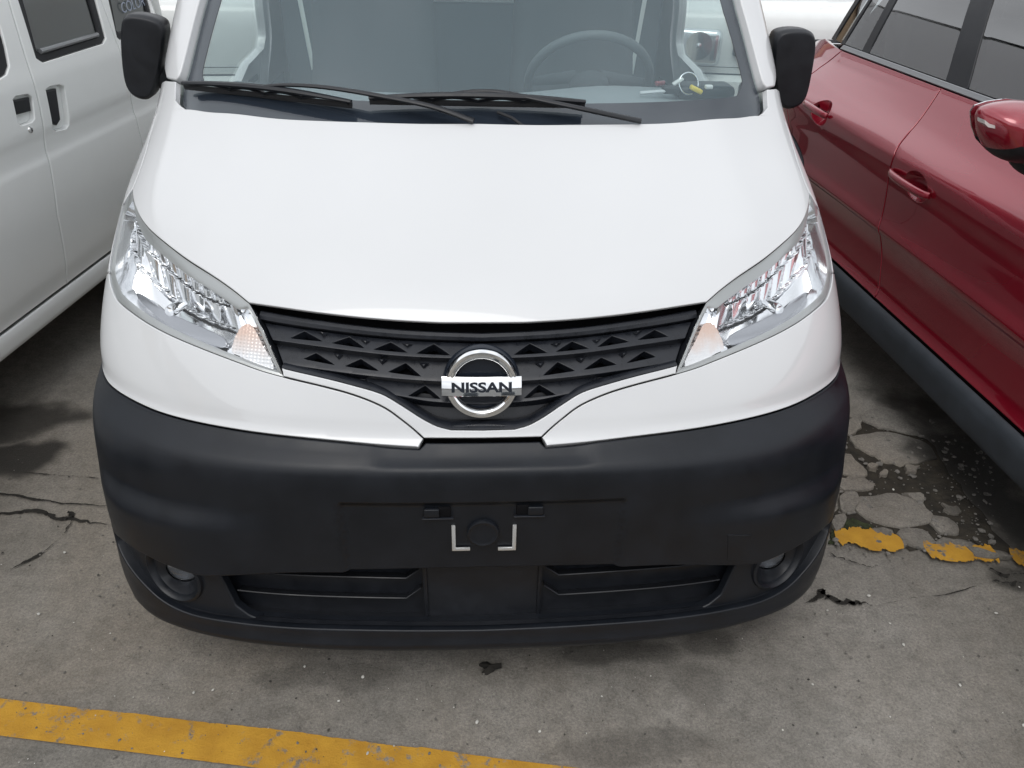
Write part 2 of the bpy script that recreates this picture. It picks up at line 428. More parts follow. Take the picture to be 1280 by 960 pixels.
def inv(px, py):
    D = np.where(_FAC, (_QG[..., 0]-px)**2+(_QG[..., 1]-py)**2, 1e9); i = np.unravel_index(np.argmin(D), D.shape)
    q = np.array([_UG[i], _ZG[i]]); best = q.copy(); e0 = D[i]
    for _ in range(4):
        h = 1e-4; c0 = projv(S(q[0], q[1])); J = np.stack([(projv(S(q[0]+h, q[1]))-c0)/h, (projv(S(q[0], q[1]+h))-c0)/h], 1)
        try: q = q-np.clip(np.linalg.solve(J, c0-np.array([px, py])), -.02, .02)
        except Exception: break
        e = ((projv(S(q[0], q[1]))-np.array([px, py]))**2).sum()
        if e < e0: e0 = e; best = q.copy()
    return best
def sym(L, R=None):
    """pixel traces of the two sides of the nose -> (|u|, z), their mean"""
    o = []
    for i, q in enumerate(L):
        a = inv(*q); a[0] = abs(a[0])
        if R is not None: b = inv(*R[i]); a = (a+np.array([abs(b[0]), b[1]]))/2
        o.append(a)
    return np.array(o)
def mir(L): return np.array(L)[::-1]*np.array([-1, 1])
def both(L, s): return np.array(L)*np.array([s, 1])
VS = -1  # orientation sign so that normals point outwards (fixed below)
_t = normals(S, np.array([0.]), np.array([.45]), 1)[0]; VS = 1 if _t[1] < 0 else -1

van = tag(empty('delivery_van', (0, .8, 0)), 'white delivery van with matte black plastic front bumper and round chrome emblem', 'van')
def P(name, surf, outer, mat, parent=None, **k):
    o = panel(name, surf, VS, outer, mat, None, **k); par(o, parent or van); return o
def par(o, p):
    """parent without moving (all meshes are built in world coordinates)"""
    o.parent = p
    base = p
    t = Vector((0, 0, 0))
    while base is not None:
        t += base.location; base = base.parent
    o.data.transform(Matrix.Translation(-t)) if o.type == 'MESH' else None
    return o

# ---- outlines (pixel traces, left and right of the nose)
lampTop = sym([(163.3, 235), (168.5, 258), (183, 283), (211, 307.5), (240, 328), (269, 347), (292.5, 364.4), (309, 378)],
              [(1011, 240), (1011, 258), (1003, 279), (982, 302), (957, 324), (928, 343), (904, 360), (882.5, 378.5)])
lampIn = sym([(309, 378), (317, 392), (330.4, 421), (342, 447.5), (353, 470)], [(882.5, 378.5), (875.4, 393.6), (863.8, 421.3), (853, 448), (845, 468)])
lampBot = sym([(353, 470), (327.5, 463.5), (304, 454.8), (275, 443), (245.8, 431.5), (216.7, 419.8), (187.5, 406.7), (164, 392), (146, 377)],
              [(845, 468), (872.5, 459), (896, 450), (923, 440), (950, 428.5), (976, 415.5), (1000, 400), (1018, 386), (1034, 370)])
hoodFront = sym([(309, 378), (350, 384.5), (400, 392.5), (450, 397.5), (500, 401), (550, 404)],
                [(882.5, 378.5), (850, 383), (800, 389.5), (752, 396), (703, 401), (654, 403.5)])
hoodRear = sym([(197, 144), (225, 135), (259, 140.4), (331, 148.3), (430, 152), (520, 154)],
               [(979, 140), (944, 144), (908, 147.7), (842, 151.6), (744, 154), (660, 155)])
hoodSide = sym([(164, 236), (172, 218), (182, 188), (190, 160), (197, 144)], [(1010, 240), (1003, 222), (994, 196), (986, 165), (979, 140)])
gap = sym([(353.5, 470.5), (400, 482.5), (440, 493.8), (475, 507.5), (500, 525), (529, 547.5)],
          [(845, 468), (795, 480.5), (758, 491.5), (724, 507), (700, 524), (676, 547.5)])
stripIn = sym([(351, 460), (400, 471), (440, 481), (475, 491), (500, 506), (525, 522.5), (545, 532.5), (562.5, 537)],
              [(846, 456), (795, 469.5), (758, 480), (726, 491), (703, 504), (680, 519), (660, 530.5), (642, 536)])
blackTop = sym([(523, 559), (475, 556), (400, 548.8), (300, 537.5), (250, 529), (200, 517), (160, 500), (134, 480)],
               [(682.5, 557.5), (730, 553.5), (805, 545), (900, 531), (945, 521), (988, 507), (1022, 489), (1045, 470)])
zc_front = hoodFront[-1, 1]
hoodFront = np.concatenate([catmull(hoodFront, 5), [[0, zc_front]]])
hoodRear = np.concatenate([catmull(hoodRear, 5), [[0, hoodRear[-1, 1]+.0015]]])
lampTopC, lampInC, lampBotC = catmull(lampTop, 5), catmull(lampIn, 5), catmull(lampBot, 5)
lampTopC[0] = hoodSide[0]
gapC = catmull(gap, 6); stripC = catmull(stripIn, 5); blackC = catmull(blackTop, 5)
hoodSideC = catmull(hoodSide, 5)
# outer end of lamp, wrapped round the corner past the outline
lb = lampBot[-1]; tip = lampTopC[0]
lampOut = catmull([lb, (lb[0]+.09, lb[1]+.018), (lb[0]+.145, lb[1]+.05), (tip[0]+.10, (lb[1]+tip[1])/2+.03), (tip[0]+.055, tip[1]-.03), tip], 6)
bt = blackTop[-1]
blackSide = np.array([bt, (bt[0]+.10, bt[1]+.003), (side_u(.50, bt[1]+.003), bt[1]+.003)])

# ---- hood
half = np.concatenate([hoodFront[::-1], lampTopC[::-1][1:], hoodSideC[1:], hoodRear[1:]])
def closed_sym(h): return np.concatenate([h, mir(h)[1:-1]]) if abs(h[0, 0]) < 1e-9 and abs(h[-1, 0]) < 1e-9 else np.concatenate([h, mir(h)])
def hood_d(u, z):   # two faint raised shoulders running up the hood
    c = .46+.02*(z-.9)
    return .006*np.exp(-((np.abs(u)-c)/.07)**2)*np.clip((z-.86)/.08, 0, 1)
hoodS = offs(S, VS, hood_d)
P('hood', hoodS, closed_sym(half), 'white_paint', th=.007, res=.016, bev=.002)

# ---- white bumper cover: two cheeks and the strip under the grille
for s in (1, -1):
    L = np.concatenate([lampBotC, [(lb[0]+.05, lb[1]+.010), (lb[0]+.10, lb[1]+.022), (side_u(.56, .79), .79), (side_u(.50, .70), .70)], blackSide[::-1], blackC[::-1][1:], gapC[::-1][:-1]])
    P('bumper_cheek', S, both(L, s), 'white_paint', th=.02, res=.016, bev=.002)
zs = stripIn[-1, 1]; zb = gap[-1, 1]
h = np.concatenate([[[0, zb-.0005]], gapC[::-1], stripC, [[0, zs-.001]]])
P('grille_strip', offs(S, VS, .002), closed_sym(h), 'white_paint', th=.02, res=.012, bev=.002)

# ---- black bumper
def sst(x, a, b): t = np.clip((x-a)/(b-a), 0, 1); return t*t*(3-2*t)
plate = sym([(421, 630), (421, 705)], [(783, 626), (783, 701)])
pu, pz1, pz0 = plate[0, 0], plate[0, 1], .30
def bump_d(u, z):
    a = np.abs(u)
    pod = .024*sst(a, .26, .46)*(1-sst(z, .468, .525))*(1-sst(a, .52, .76))*sst(z, .24, .34)
    rec = -.009*(1-sst(a, pu-.004, pu+.003))*(1-sst(z, pz1-.005, pz1+.004))*sst(z, .30, .34)
    ctr = -.005*(1-sst(a, .13, .17))*sst(z, .628, .638)
    lip = .005*np.exp(-((z-.172)/.014)**2)
    return pod+rec+ctr+lip
bumpS = offs(S, VS, bump_d)
# the low opening across the bumper
L1 = sym([(147, 662), (166, 668), (189, 679), (216, 692), (246, 703), (262, 708)], [(1042, 648), (1028, 656), (1008, 668), (982, 684), (952, 698), (928, 703)])
L1 = np.concatenate([L1, [[.30, L1[-1, 1]+.012], [.15, L1[-1, 1]+.02], [0, L1[-1, 1]+.023]]])
lipT = sym([(602, 788), (520, 787.5), (440, 786), (350, 781), (290, 774), (240, 764), (205, 748), (180, 725), (163, 700), (153, 678)],
           [(602, 788), (685, 785.5), (765, 781), (850, 775), (905, 767), (953, 756), (985, 739), (1008, 717), (1026, 690), (1037, 664)])
lipT[0, 0] = 0
lipC, L1C = catmull(lipT, 4), catmull(L1, 4)
opening = closed_sym(np.concatenate([lipC, L1C]))
arch = [(.30+.345*math.sin(t), .82-.345*math.cos(t)) for t in np.radians(np.linspace(22, -30, 8))]   # (z, y) front of the wheel arch
hb = [(0, zb-.004), (gap[-1, 0]-.002, zb-.004)] + [tuple(q) for q in blackC] + [tuple(q) for q in blackSide[1:]]
hb += [(float(side_u(.50, z)), z) for z in (.60, .55, .50, .45)] + [(float(side_u(y, z)), z) for z, y in arch]
bot = [(1.0, .126), (.8, .126), (.6, .126), (.4, .126), (.2, .126), (0, .126)]
L = closed_sym(np.array(hb+bot))
bumper = P('front_bumper', bumpS, L, 'bumper_plastic', holes=[opening], th=.02, hth=.045, res=.0125, bev=.004, hinset=0)

# fog lamp surrounds, lower grille
fogc = sym([(212, 722)], [(985, 706)])[0]; fr_u, fr_z = .060, .058
lgO = sym([(262, 709), (290, 760), (311, 777)], [(928, 704), (905, 752), (884, 768)])
def sur_d(u, z): return -.012-.022*sst(np.abs(u), .30, .75)*0
for s in (1, -1):
    uo = np.linspace(lgO[0, 0]-.004, .74, 10)
    top_ = np.stack([uo, np.interp(uo, L1C[::-1, 0], L1C[::-1, 1])+.03], 1); bot_ = np.stack([uo[::-1], np.interp(uo[::-1], lipC[:, 0], lipC[:, 1])-.03], 1)
    bot_ = np.concatenate([bot_, [(lgO[2, 0]-.02, lgO[2, 1]-.04)]])
    Lp = np.concatenate([top_, [(.80, .43), (.80, .33)], bot_, [(lgO[2, 0]-.012, lgO[2, 1]-.002), (lgO[2, 0]+.006, lgO[2, 1]+.008), lgO[1], (lgO[0, 0], lgO[0, 1]-.004)]])
    hole = np.array([(fogc[0]+fr_u*math.cos(t), fogc[1]+fr_z*math.sin(t)) for t in np.linspace(0, 2*math.pi, 40, endpoint=False)])
    sur = P('fog_lamp_surround', offs(S, VS, -.016), both(Lp, s), 'bumper_plastic', holes=[both(hole, s)], th=.02, hth=.012, res=.012, bev=.005, hinset=0, inset=0)
    # round raised ring and bowl
    def ringp(rf, d):
        a = np.linspace(0, 2*math.pi, 48, endpoint=False)
        return offs(S, VS, d)((fogc[0]+fr_u*rf*np.cos(a))*s, fogc[1]+fr_z*rf*np.sin(a))
    par(loft('fog_ring', [ringp(1.16, -.0165), ringp(1.13, -.010), ringp(1.05, -.008), ringp(.98, -.012), ringp(.93, -.022)], 'bumper_plastic', None, close=True), sur)
    fc = np.array([fogc[0]*s, fogc[1]]); c0 = S(*fc); n0 = normals(S, fc[:1], fc[1:], VS)[0]
    dirn = Vector((n0[0]*.45, n0[1]-.5, .02)).normalized()
    lc = Vector(c0)-Vector(n0)*.040+Vector((-.002*s, 0, -.012))
    inner = [lc+(Vector(p_)-Vector(c0)).normalized()*.034 for p_ in ringp(.9, 0)]
    inner = []
    ax = dirn.cross(Vector((0, 0, 1))).normalized(); ay = ax.cross(dirn)
    pr = ringp(.93, -.022)
    for p_ in pr:
        dv = Vector(p_)-Vector(c0); k = math.atan2(dv.dot(ay), dv.dot(ax)); inner.append(lc+(ax*math.cos(k)+ay*math.sin(k))*.034)
    mid = [Vector(a)*.5+b*.5+dirn*.003 for a, b in zip(pr, inner)]
    par(loft('fog_bowl', [pr, mid, inner], 'black_plastic', None, close=True), sur)
    fl = lathe('fog_lamp', [(0, .010), (.012, .0095), (.022, .007), (.031, 0), (.0345, -.003), (.035, -.01)], lc, dirn, 'fog_glass', None, 32); par(fl, sur)
    par(lathe('fog_reflector', [(.034, -.004), (.028, -.016), (.015, -.026), (.005, -.028), (.004, -.010), (0, -.008)], lc, dirn, 'reflector_chrome', None, 32), fl)
# back of the low opening + slats
uu = np.linspace(-.56, .56, 45); lz = np.interp(np.abs(uu), lipC[:, 0], lipC[:, 1])
par(loft('lower_grille_back', [offs(S, VS, -.060)(uu, lz*0+z) for z in (.14, .19, .24, .33, .43)], 'black_plastic', None), van)
par(loft('lower_grille_floor', [offs(S, VS, d)(uu, lz+dz) for d, dz in ((-.012, .0035), (-.024, .0045), (-.030, .000), (-.07, -.004))], 'black_plastic', None, ang=25), van)
slat_px = [[(275, 722), (420, 733), (505, 735.5), (522, 724)], [(283, 747), (420, 756.5), (505, 759), (524, 746)]]
slat_pr = [[(915, 712), (790, 724), (700, 729), (686, 721)], [(905, 736), (790, 749), (700, 754), (682, 744)]]
for a, b in zip(slat_px, slat_pr):
    c = sym(a, b)
    for s in (1, -1):
        cc = both(np.concatenate([catmull(c[:3], 6), c[3:]]), s)
        secs = [offs(S, VS, d)(cc[:, 0], cc[:, 1]+dz) for d, dz in ((-.062, -.010), (-.036, -.003), (-.034, -.002), (-.0325, -.0035), (-.034, -.006), (-.062, -.016))]
        par(loft('grille_slat', secs, 'black_plastic', None, ang=30), van)
uu2 = sym([(527, 740)], [(676, 735)])[0][0]
for s in (1, -1):
    pz = np.array([.20, .25, .33, .40]); uq = np.full_like(pz, uu2*s)
    secs = [offs(S, VS, d)(uq+e*s, pz) for d, e in ((-.062, -.004), (-.046, -.003), (-.044, 0), (-.046, .003), (-.062, .004))]
    par(loft('grille_post', secs, 'black_plastic', None), van)
uu = np.linspace(-uu2, uu2, 17)
par(loft('grille_centre_panel', [offs(S, VS, d)(uu, np.full_like(uu, z)) for d, z in ((-.050, .41), (-.053, .30), (-.054, .262), (-.051, .225), (-.046, .20))], 'black_plastic', None), van)

# number plate mounting: clips, bent wire brackets, round boss, towing-eye cap
def onS(px, py, o=0.0, sf=None):
    q = inv(px, py); return Vector(offs(sf or S, VS, o)(q[0], q[1]))
bolt = onS(604, 668, -.006)
par(lathe('tow_boss', [(.0325, -.004), (.0325, .003), (.0315, .0055), (.029, .0065), (.026, .005), (.022, .0045), (0, .0045)], bolt, (0, -1, .05), 'bumper_plastic', None, 48), van)
ax, ay, an = Vector((1, 0, 0)), Vector((0, .05, 1)).normalized(), Vector((0, -1, .05)).normalized()
for s in (1, -1):
    p0 = onS(565, 690, -.006) if s < 0 else onS(645, 689, -.006)
    w_, hgt, tl = .0078, .066, .037
    poly = [(0, 0), (-s*tl, 0), (-s*tl, w_), (-s*w_, w_), (-s*w_, hgt), (0, hgt)]
    par(prism('plate_bracket', poly if s < 0 else poly[::-1], p0, ax, ay, an, .004, 'silver_metal', None, .0012), van)
    pc = onS(547, 644, -.006) if s < 0 else onS(662, 641, -.006)
    rt = frame((0, 1, 0))
    par(bbox('clip_recess', pc+Vector((-s*.013, .004, .002)), (.026, .012, .026), 'dark_void', None, .002), van)
    par(bbox('clip_tab', pc+Vector((s*.012, -.002, .003)), (.030, .008, .020), 'bumper_plastic', None, .002), van)
    par(bbox('clip_ledge', pc+Vector((0, -.003, -.0105)), (.062, .008, .0025), 'grille_plastic', None, .0008), van)
cap = [onS(x_, y_, -.0) for x_, y_ in ((906, 663), (933, 661), (932, 694), (905, 696))]
cq = [inv(x_, y_) for x_, y_ in ((906, 663), (933, 661), (932, 692), (905, 694))]
P('towing_cap', offs(bumpS, VS, .0012), np.array(cq), 'bumper_plastic', th=.004, res=.01, bev=.001, inset=0)

# ---- grille: recessed stepped rows pierced by triangles
row = [ [(320, 394), (400, 408), (500, 419), (602, 423)], [(340, 425), (400, 434), (500, 445), (602, 449)],
        [(349, 455), (400, 463), (500, 475), (602, 480)], [(470, 490), (500, 496), (540, 503), (602, 506)] ]
rowr = [ [(872, 392), (800, 404), (703, 417), (602, 423)], [(856, 422), (800, 430.5), (703, 444), (602, 449)],
        [(848, 451), (800, 459.5), (703, 473), (602, 480)], [(728, 490), (700, 496), (662, 503), (602, 506)] ]
rows = [catmull(sym(a, b), 5) for a, b in zip(row, rowr)]
for r_ in rows: r_[-1, 0] = 0
top_edge = hoodFront.copy(); top_edge[:, 1] -= .004
uu = np.linspace(-.36, .36, 49)
def lampline(z):  # |u| of the lamp's inner edge at z
    i = np.argsort(lampInC[:, 1]); return np.interp(z, lampInC[i, 1], lampInC[i, 0])
gb = [offs(S, VS, -.062)(uu, np.full_like(uu, z)) for z in (.66, .72, .78, .84, .88)]
par(loft('grille_back', gb, 'dark_void', None), van)
tris = [[[(361, 420), (397, 423.5), (375, 410)], [(414, 426.5), (451, 432.5), (432.5, 418)], [(467.5, 435), (505.5, 438.5), (486, 425.5)], [(522, 440), (560, 442), (541, 428)]],
        [[(377.5, 447), (412.5, 454), (390, 440)], [(431, 456.5), (469, 462), (447.5, 448)], [(486, 464), (523, 469), (505, 453.5)]],
        [[(512, 496), (548, 498), (530, 483)]]]
tri_small = [[(405, 412), (392, 409), (402, 418.5)], [(460, 423.5), (447, 421), (456, 430)], [(515, 428), (500, 426), (508, 434)],
             [(425, 441), (412, 439), (420, 449)], [(483, 447.5), (468, 445.5), (475, 455)], [(536, 453), (522, 452), (528, 461)]]
for k in range(3):
    up, lo_ = rows[k], rows[k+1]
    if k == 0: up = up.copy()
    zu = lambda u: np.interp(np.abs(u), up[::-1, 0], up[::-1, 1]); zl = lambda u: np.interp(np.abs(u), lo_[::-1, 0], lo_[::-1, 1])
    ulim = [lampline(rows[0][0, 1])-.004, lampline(rows[1][0, 1])-.004, lo_[0, 0]+.01][k]
    if k == 2: ulim = .165
    ul_, uu_ = min(ulim, lampline(lo_[0, 1])-.006), min(ulim, lampline(up[0, 1])-.006)
    if k == 2: ul_, uu_ = .150, .172
    us = np.linspace(0, ul_, 16); ub = np.linspace(0, uu_, 16)
    h_ = np.concatenate([np.stack([us, zl(us)+.001], 1), np.stack([ub[::-1], zu(ub[::-1])-.003], 1)])
    def rowd(u, z, zu=zu, zl=zl): t = np.clip((z-zl(u))/np.maximum(zu(u)-zl(u), .004), 0, 1); return -.012-.020*t
    hol = []
    for t3 in tris[k]:
        q = np.array([inv(*p_) for p_ in t3]); q[:, 0] = np.abs(q[:, 0])
        c_ = q.mean(0); q = c_+(q-c_)*1.12
        q[:, 1] = np.clip(q[:, 1], zl(q[:, 0])+.0045, zu(q[:, 0])-.006)
        for s in (1, -1): hol.append(both(q, s))
    P('grille_row', offs(S, VS, rowd), closed_sym(h_), 'grille_plastic', holes=hol, th=.03, hth=.022, res=.008, bev=.0015, inset=0, hinset=0)
# raised studs between the triangles
for t3 in tri_small:
    for s in (1, -1):
        q = np.array([inv(*p_) for p_ in t3]); q[:, 0] = np.abs(q[:, 0])*s; c_ = q.mean(0)
        base = [Vector(offs(S, VS, -.024)(a, b)) for a, b in c_+(q-c_)*.95]
        apex = [Vector(offs(S, VS, -.0165)(a, b)) for a, b in c_+(q-c_)*.25]
        par(mk('grille_stud', base+apex, [(0, 1, 4, 3), (1, 2, 5, 4), (2, 0, 3, 5), (3, 4, 5)], 'grille_plastic', None, 0), van)
# bar below the hood edge, and frame along the strip
def band(name, cv, prof, mat):
    c = np.concatenate([cv, mir(cv)[1:]]) if cv[-1, 0] < 1e-6 else cv
    par(loft(name, [offs(S, VS, d)(c[:, 0], c[:, 1]+dz) for d, dz in prof], mat, None, ang=30), van)
tb = rows[0].copy(); tb[:, 0] *= lampline(rows[0][0, 1])/tb[0, 0]*.995
band('grille_top_bar', tb, [(-.06, .014), (-.024, .013), (-.018, .010), (-.016, .004), (-.019, -.001), (-.045, -.003)], 'grille_plastic')
fr = np.concatenate([stripC, [[0, zs-.001]]])
band('grille_frame', fr, [(-.001, .000), (-.004, .004), (-.012, .009), (-.028, .012), (-.06, .013)], 'grille_plastic')
P('grille_lower_panel', offs(S, VS, -.052), closed_sym(np.array([(0, zs+.005), (.075, zs+.006), (.11, zs+.016), (.20, .757), (.22, .765), (.15, .748), (0, .728)])), 'grille_plastic', th=.02, res=.01, bev=.001)
for s in (1, -1):   # outer blanks of the bottom row
    P('grille_blank', offs(S, VS, -.034), both(np.array([(.16, .735), (.30, .752), (.30, .775), (.16, .77)]), s), 'grille_plastic', th=.02, res=.01, bev=.001)

# ---- emblem
ec = onS(602, 480.5, .004); en = Vector((0, -1, .16)).normalized(); eu = Vector((0, .16, 1)).normalized(); er = Vector((1, 0, 0))
dep = (np.array(ec)-CAM)@CF; pxm = dep/FPX
RO = 46*pxm; RI = 34*pxm
ring = lathe('emblem_ring', [(RO, -.002), (RO*.985, .004), (RO*.955, .0072), (RO*.90, .0075), (RO*.885, .0058), (RO*.87, .0078), (RO*.82, .0085), (RO*.78, .0070), (RI*1.01, .0035), (RI*.985, -.002)], ec, en, 'chrome', None, 72, closed=True, up=eu)
par(ring, van)
par(lathe('emblem_plate', [(RO*1.06, -.022), (RO*1.05, -.008), (RO*1.02, -.005), (RO*.9, -.006), (RO*.5, -.005), (0, -.006)], ec, en, 'letter_black', None, 64, up=eu), ring)
bw, bh = 49.5*pxm, 10.4*pxm/.86
nb_ = 18; secs = []
for i in range(nb_+1):
    x_ = -bw+2*bw*i/nb_; arcd = .0045*(x_/bw)**2
    sq = [(-bh, .010), (-bh*.97, .0180), (-bh*.88, .0200), (-bh*.3, .0182), (bh*.3, .0150), (bh*.88, .0112), (bh, .0095)]
    secs.append([ec+er*x_+eu*y_+en*(z_-arcd) for y_, z_ in sq])
par(loft('emblem_bar', secs, 'chrome', None, caps=True, ang=25), ring)
mt = Matrix((er, eu, en)).transposed().to_4x4(); mt.translation = ec+en*.0167; mt = mt @ Matrix.Rotation(-.21, 4, 'X')
par(text_mesh('emblem_lettering', 'NISSAN', .0265, .0022, 'letter_black', mt, None, 1.32, .0009), ring)

# ---- headlights
for s in (1, -1):
    outl = np.concatenate([lampTopC, lampInC[1:], lampBotC[1:], lampOut[1:-1]])
    lens = P('headlight', offs(S, VS, -.0005), both(outl, s), 'lens_clear', th=.012, res=.012, bev=.002)
    # inner area after the rim
    def shrink(L, d_):
        c = np.array(L); nrm = np.roll(c, -1, 0)-np.roll(c, 1, 0); nrm = np.stack([-nrm[:, 1], nrm[:, 0]], 1); nrm /= np.maximum(np.linalg.norm(nrm, axis=1, keepdims=True), 1e-9)
        if area2(c) < 0: nrm = -nrm
        return nrm*d_[:, None]+c
    nT, nI, nB = len(lampTopC), len(lampInC)-1, len(lampBotC)-1
    d_ = np.concatenate([np.linspace(.006, .017, nT//3), np.full(nT-nT//3-3, .016), np.linspace(.015, .007, 3), np.full(nI, .0065), np.linspace(.007, .012, nB), np.full(len(outl)-nT-nI-nB, .013)])
    inn = shrink(outl, d_)
    A_ = offs(S, VS, -.0045)(outl[:, 0]*s, outl[:, 1]); B_ = offs(S, VS, -.010)(inn[:, 0]*s, inn[:, 1])
    Mi = offs(S, VS, -.0055)((outl*.45+inn*.55)[:, 0]*s, (outl*.45+inn*.55)[:, 1])
    C_ = offs(S, VS, -.045)(inn[:, 0]*s, inn[:, 1])
    par(loft('lamp_housing', [offs(S, VS, d)((outl[:, 0]+e)*s, outl[:, 1]) for d, e in ((-.006, -.001), (-.03, -.002), (-.06, -.003))], 'black_plastic', None, close=True), lens)
    par(loft('lamp_rim', [A_, Mi, B_], 'lamp_rim', None, close=True), lens)
    par(loft('lamp_wall', [B_, C_], 'reflector_chrome', None, close=True), lens)
    # faceted reflector
    cu, cz = .535, .838
    def refl(u, z):
        a = np.abs(u); r2 = ((a-cu)/.165)**2+((z-cz)/.090)**2
        bowl = -.040-.052*np.clip(1-r2, 0, 1)**.8
        zz = z-.16*(a-.5); k = zz/.034-np.floor(zz/.034); row = np.floor(zz/.034)
        upper = sst(zz, .840, .844)
        pit = .034+.010*(row % 2)
        fl = np.abs(np.sin(a*np.pi/pit+row*.9))
        return bowl+(.0034*fl+.010*(k-.5))*upper+.0012*np.sin(a*45+z*20)*(1-upper)*np.clip(1-r2, 0, 1)
    P('reflector', offs(S, VS, refl), both(shrink(outl, d_-.004), s), 'reflector_chrome', th=.004, res=.0042, bev=.0005, inset=0).parent = lens
    # pale lower step in front of the bowl
    lowp = np.array([(.40, .792), (.50, .806), (.60, .812), (.68, .815), (.70, .830), (.64, .838), (.56, .834), (.47, .826), (.40, .812)])
    P('reflector_step', offs(S, VS, lambda u, z: -.030-.022*sst(z, .80, .84)), both(catmull(lowp, 4, True), s), 'lamp_satin', th=.02, res=.008, bev=.003, inset=0).parent = lens
    # bulb with shroud, divider and indicator
    bc = Vector(offs(S, VS, -.065)(cu*s, cz+.01)); bn = Vector((.25*s, -1, .12)).normalized()
    par(lathe('bulb_shroud', [(.0, .032), (.010, .031), (.0125, .026), (.013, .010), (.011, -.02)], bc, bn, 'reflector_chrome', None, 24), lens)
    dv = np.array([(.362, .815), (.372, .84), (.383, .862)]); dvc = catmull(dv, 4)
    par(loft('lamp_divider', [offs(S, VS, d)((dvc[:, 0]+e)*s, dvc[:, 1]) for d, e in ((-.05, -.006), (-.02, -.005), (-.016, 0), (-.02, .006), (-.05, .010))], 'reflector_chrome', None), lens)
    ind = sym([(340, 458), (350, 466), (300, 449), (288, 440), (296, 415), (306, 402), (318, 402), (330, 425)], [(856, 455), (848, 465), (897, 444), (908, 436), (900, 412), (890, 399), (878, 401), (866, 423)])
    ind = catmull(np.array([ind[1], ind[2], ind[3], ind[4], ind[5], ind[6], ind[7]]), 4, True)
    def indd(u, z): return -.014+.0007*np.sin(u*1100)+.0007*np.sin(z*1100)
    c_ = ind.mean(0); ind = c_+(ind-c_)*.86+np.array([.008, .001])
    P('indicator', offs(S, VS, indd), both(ind, s), 'indicator_plastic', th=.015, res=.004, bev=.0006, inset=0).parent = lens

# ---- windscreen, black glass border, cowl
wsO = sym([(243, 0), (224, 79), (214, 108), (215, 124), (226, 134)], [(918, 0), (944, 87), (954, 118), (955, 134), (943, 144)])
wsI = sym([(260, 0), (241, 70), (239, 88), (245, 102)], [(902, 0), (927, 82), (929, 98), (921, 114)])
ZT = 1.70
wtop = [(.60, ZT-.01), (.57, ZT+.005), (0, ZT+.012)]
_cr = wsO[-1]+np.array([-.012, -.001]); eO = np.concatenate([catmull(np.concatenate([[_cr], wsO[::-1]]), 5), [(wsO[0, 0]-.005, 1.45), (.615, 1.60)], wtop])
base_z = lambda u: np.interp(u, hoodRear[::-1, 0], hoodRear[::-1, 1])
us = np.linspace(0, wsO[-1, 0]-.05, 12)
low = np.stack([us, base_z(us)+.002], 1)
halfO = np.concatenate([low, eO])
GO = -.020
VEIL = True
P('windscreen', offs(S, VS, GO), closed_sym(halfO), 'windscreen_glass', th=.006, res=.03, bev=.001)
fi = catmull(wsI[::-1], 4)
frit_low = sym([(260, 105.5), (330, 110), (430, 115), (520, 118)], [(905, 118), (842, 119.5), (744, 120.5), (660, 121)])
frit_low[:, 1] = frit_low[:, 1]*.35+frit_low[:, 1].mean()*.65
inner = np.concatenate([[[0, frit_low[-1, 1]]], frit_low[::-1], fi, [(wsI[0, 0]-.012, 1.45), (.56, 1.58), (.53, ZT-.05), (0, ZT-.04)]])
P('glass_border', offs(S, VS, GO-.0035), closed_sym(halfO*np.array([.997, 1])), 'frit', holes=[closed_sym(inner)], th=.003, res=.02, bev=.0005, inset=.001, hinset=0)
uu = np.linspace(-.70, .70, 45); bz = base_z(np.abs(uu))
P('glass_veil', offs(S, VS, GO-.008), closed_sym(inner), 'reflection_veil', th=.001, res=.03, bev=.0003, inset=.0)  # added sheet over the clear glass, carrying the painted reflection haze
uu = np.linspace(-.70, .70, 45); bz = base_z(np.abs(uu))
par(loft('cowl_panel', [offs(S, VS, d)(uu, bz+dz) for d, dz in ((-.055, -.03), (-.030, -.004), (-.026, .006), (-.030, .012), (-.05, .014))], 'black_plastic', None), van)

# ---- wipers
def wpt(px, py, o): q = inv(px, py); return Vector(offs(S, VS, o)(q[0], q[1]))
def wiper(blade, arm, bo):
    b0, b1 = [wpt(*q, .004) for q in blade]
    ap = [wpt(*q, o) for q, o in arm]
    apc = [Vector(v) for v in catmull([tuple(v) for v in ap], 5)]
    root = tube('wiper', apc, list(np.linspace(.0038, .0062, len(apc)))[::1], 'black_plastic', None, 12, 1.7); par(root, van)
    ctr = b0.lerp(b1, .5); up = Vector((0, -.55, .83))
    n_ = 24
    rub = [b0.lerp(b1, i/n_)+up*(-.006) for i in range(n_+1)]
    par(tube('wiper_rubber', rub, .0075, 'rubber', None, 6, .5), root)
    spine = [b0.lerp(b1, i/n_)+up*(.006+.014*math.sin(math.pi*i/n_)) for i in range(n_+1)]
    par(tube('wiper_spine', spine, [.0045+.003*math.sin(math.pi*i/n_) for i in range(n_+1)], 'black_plastic', None, 8, 1.6), root)
    for k0, k1 in ((.02, .30), (.28, .50), (.50, .72), (.70, .98)):
        yk = [b0.lerp(b1, k0+(k1-k0)*i/8)+up*(.001+.011*math.sin(math.pi*i/8)) for i in range(9)]
        par(tube('wiper_yoke', yk, .0042, 'black_plastic', None, 8, 1.7), root)
    return root
wiper([(231, 107), (440, 131)], [((333, 112), .012), ((362, 111), .013), ((410, 115), .015), ((470, 125), .016), ((540, 139.5), .016), ((592, 153), .004)], 0)
wiper([(462, 126), (731, 131)], [((568, 121), .012), ((592, 119), .013), ((624, 120.5), .015), ((662, 129), .017), ((725, 142), .016), ((800, 153), .004)], 0)
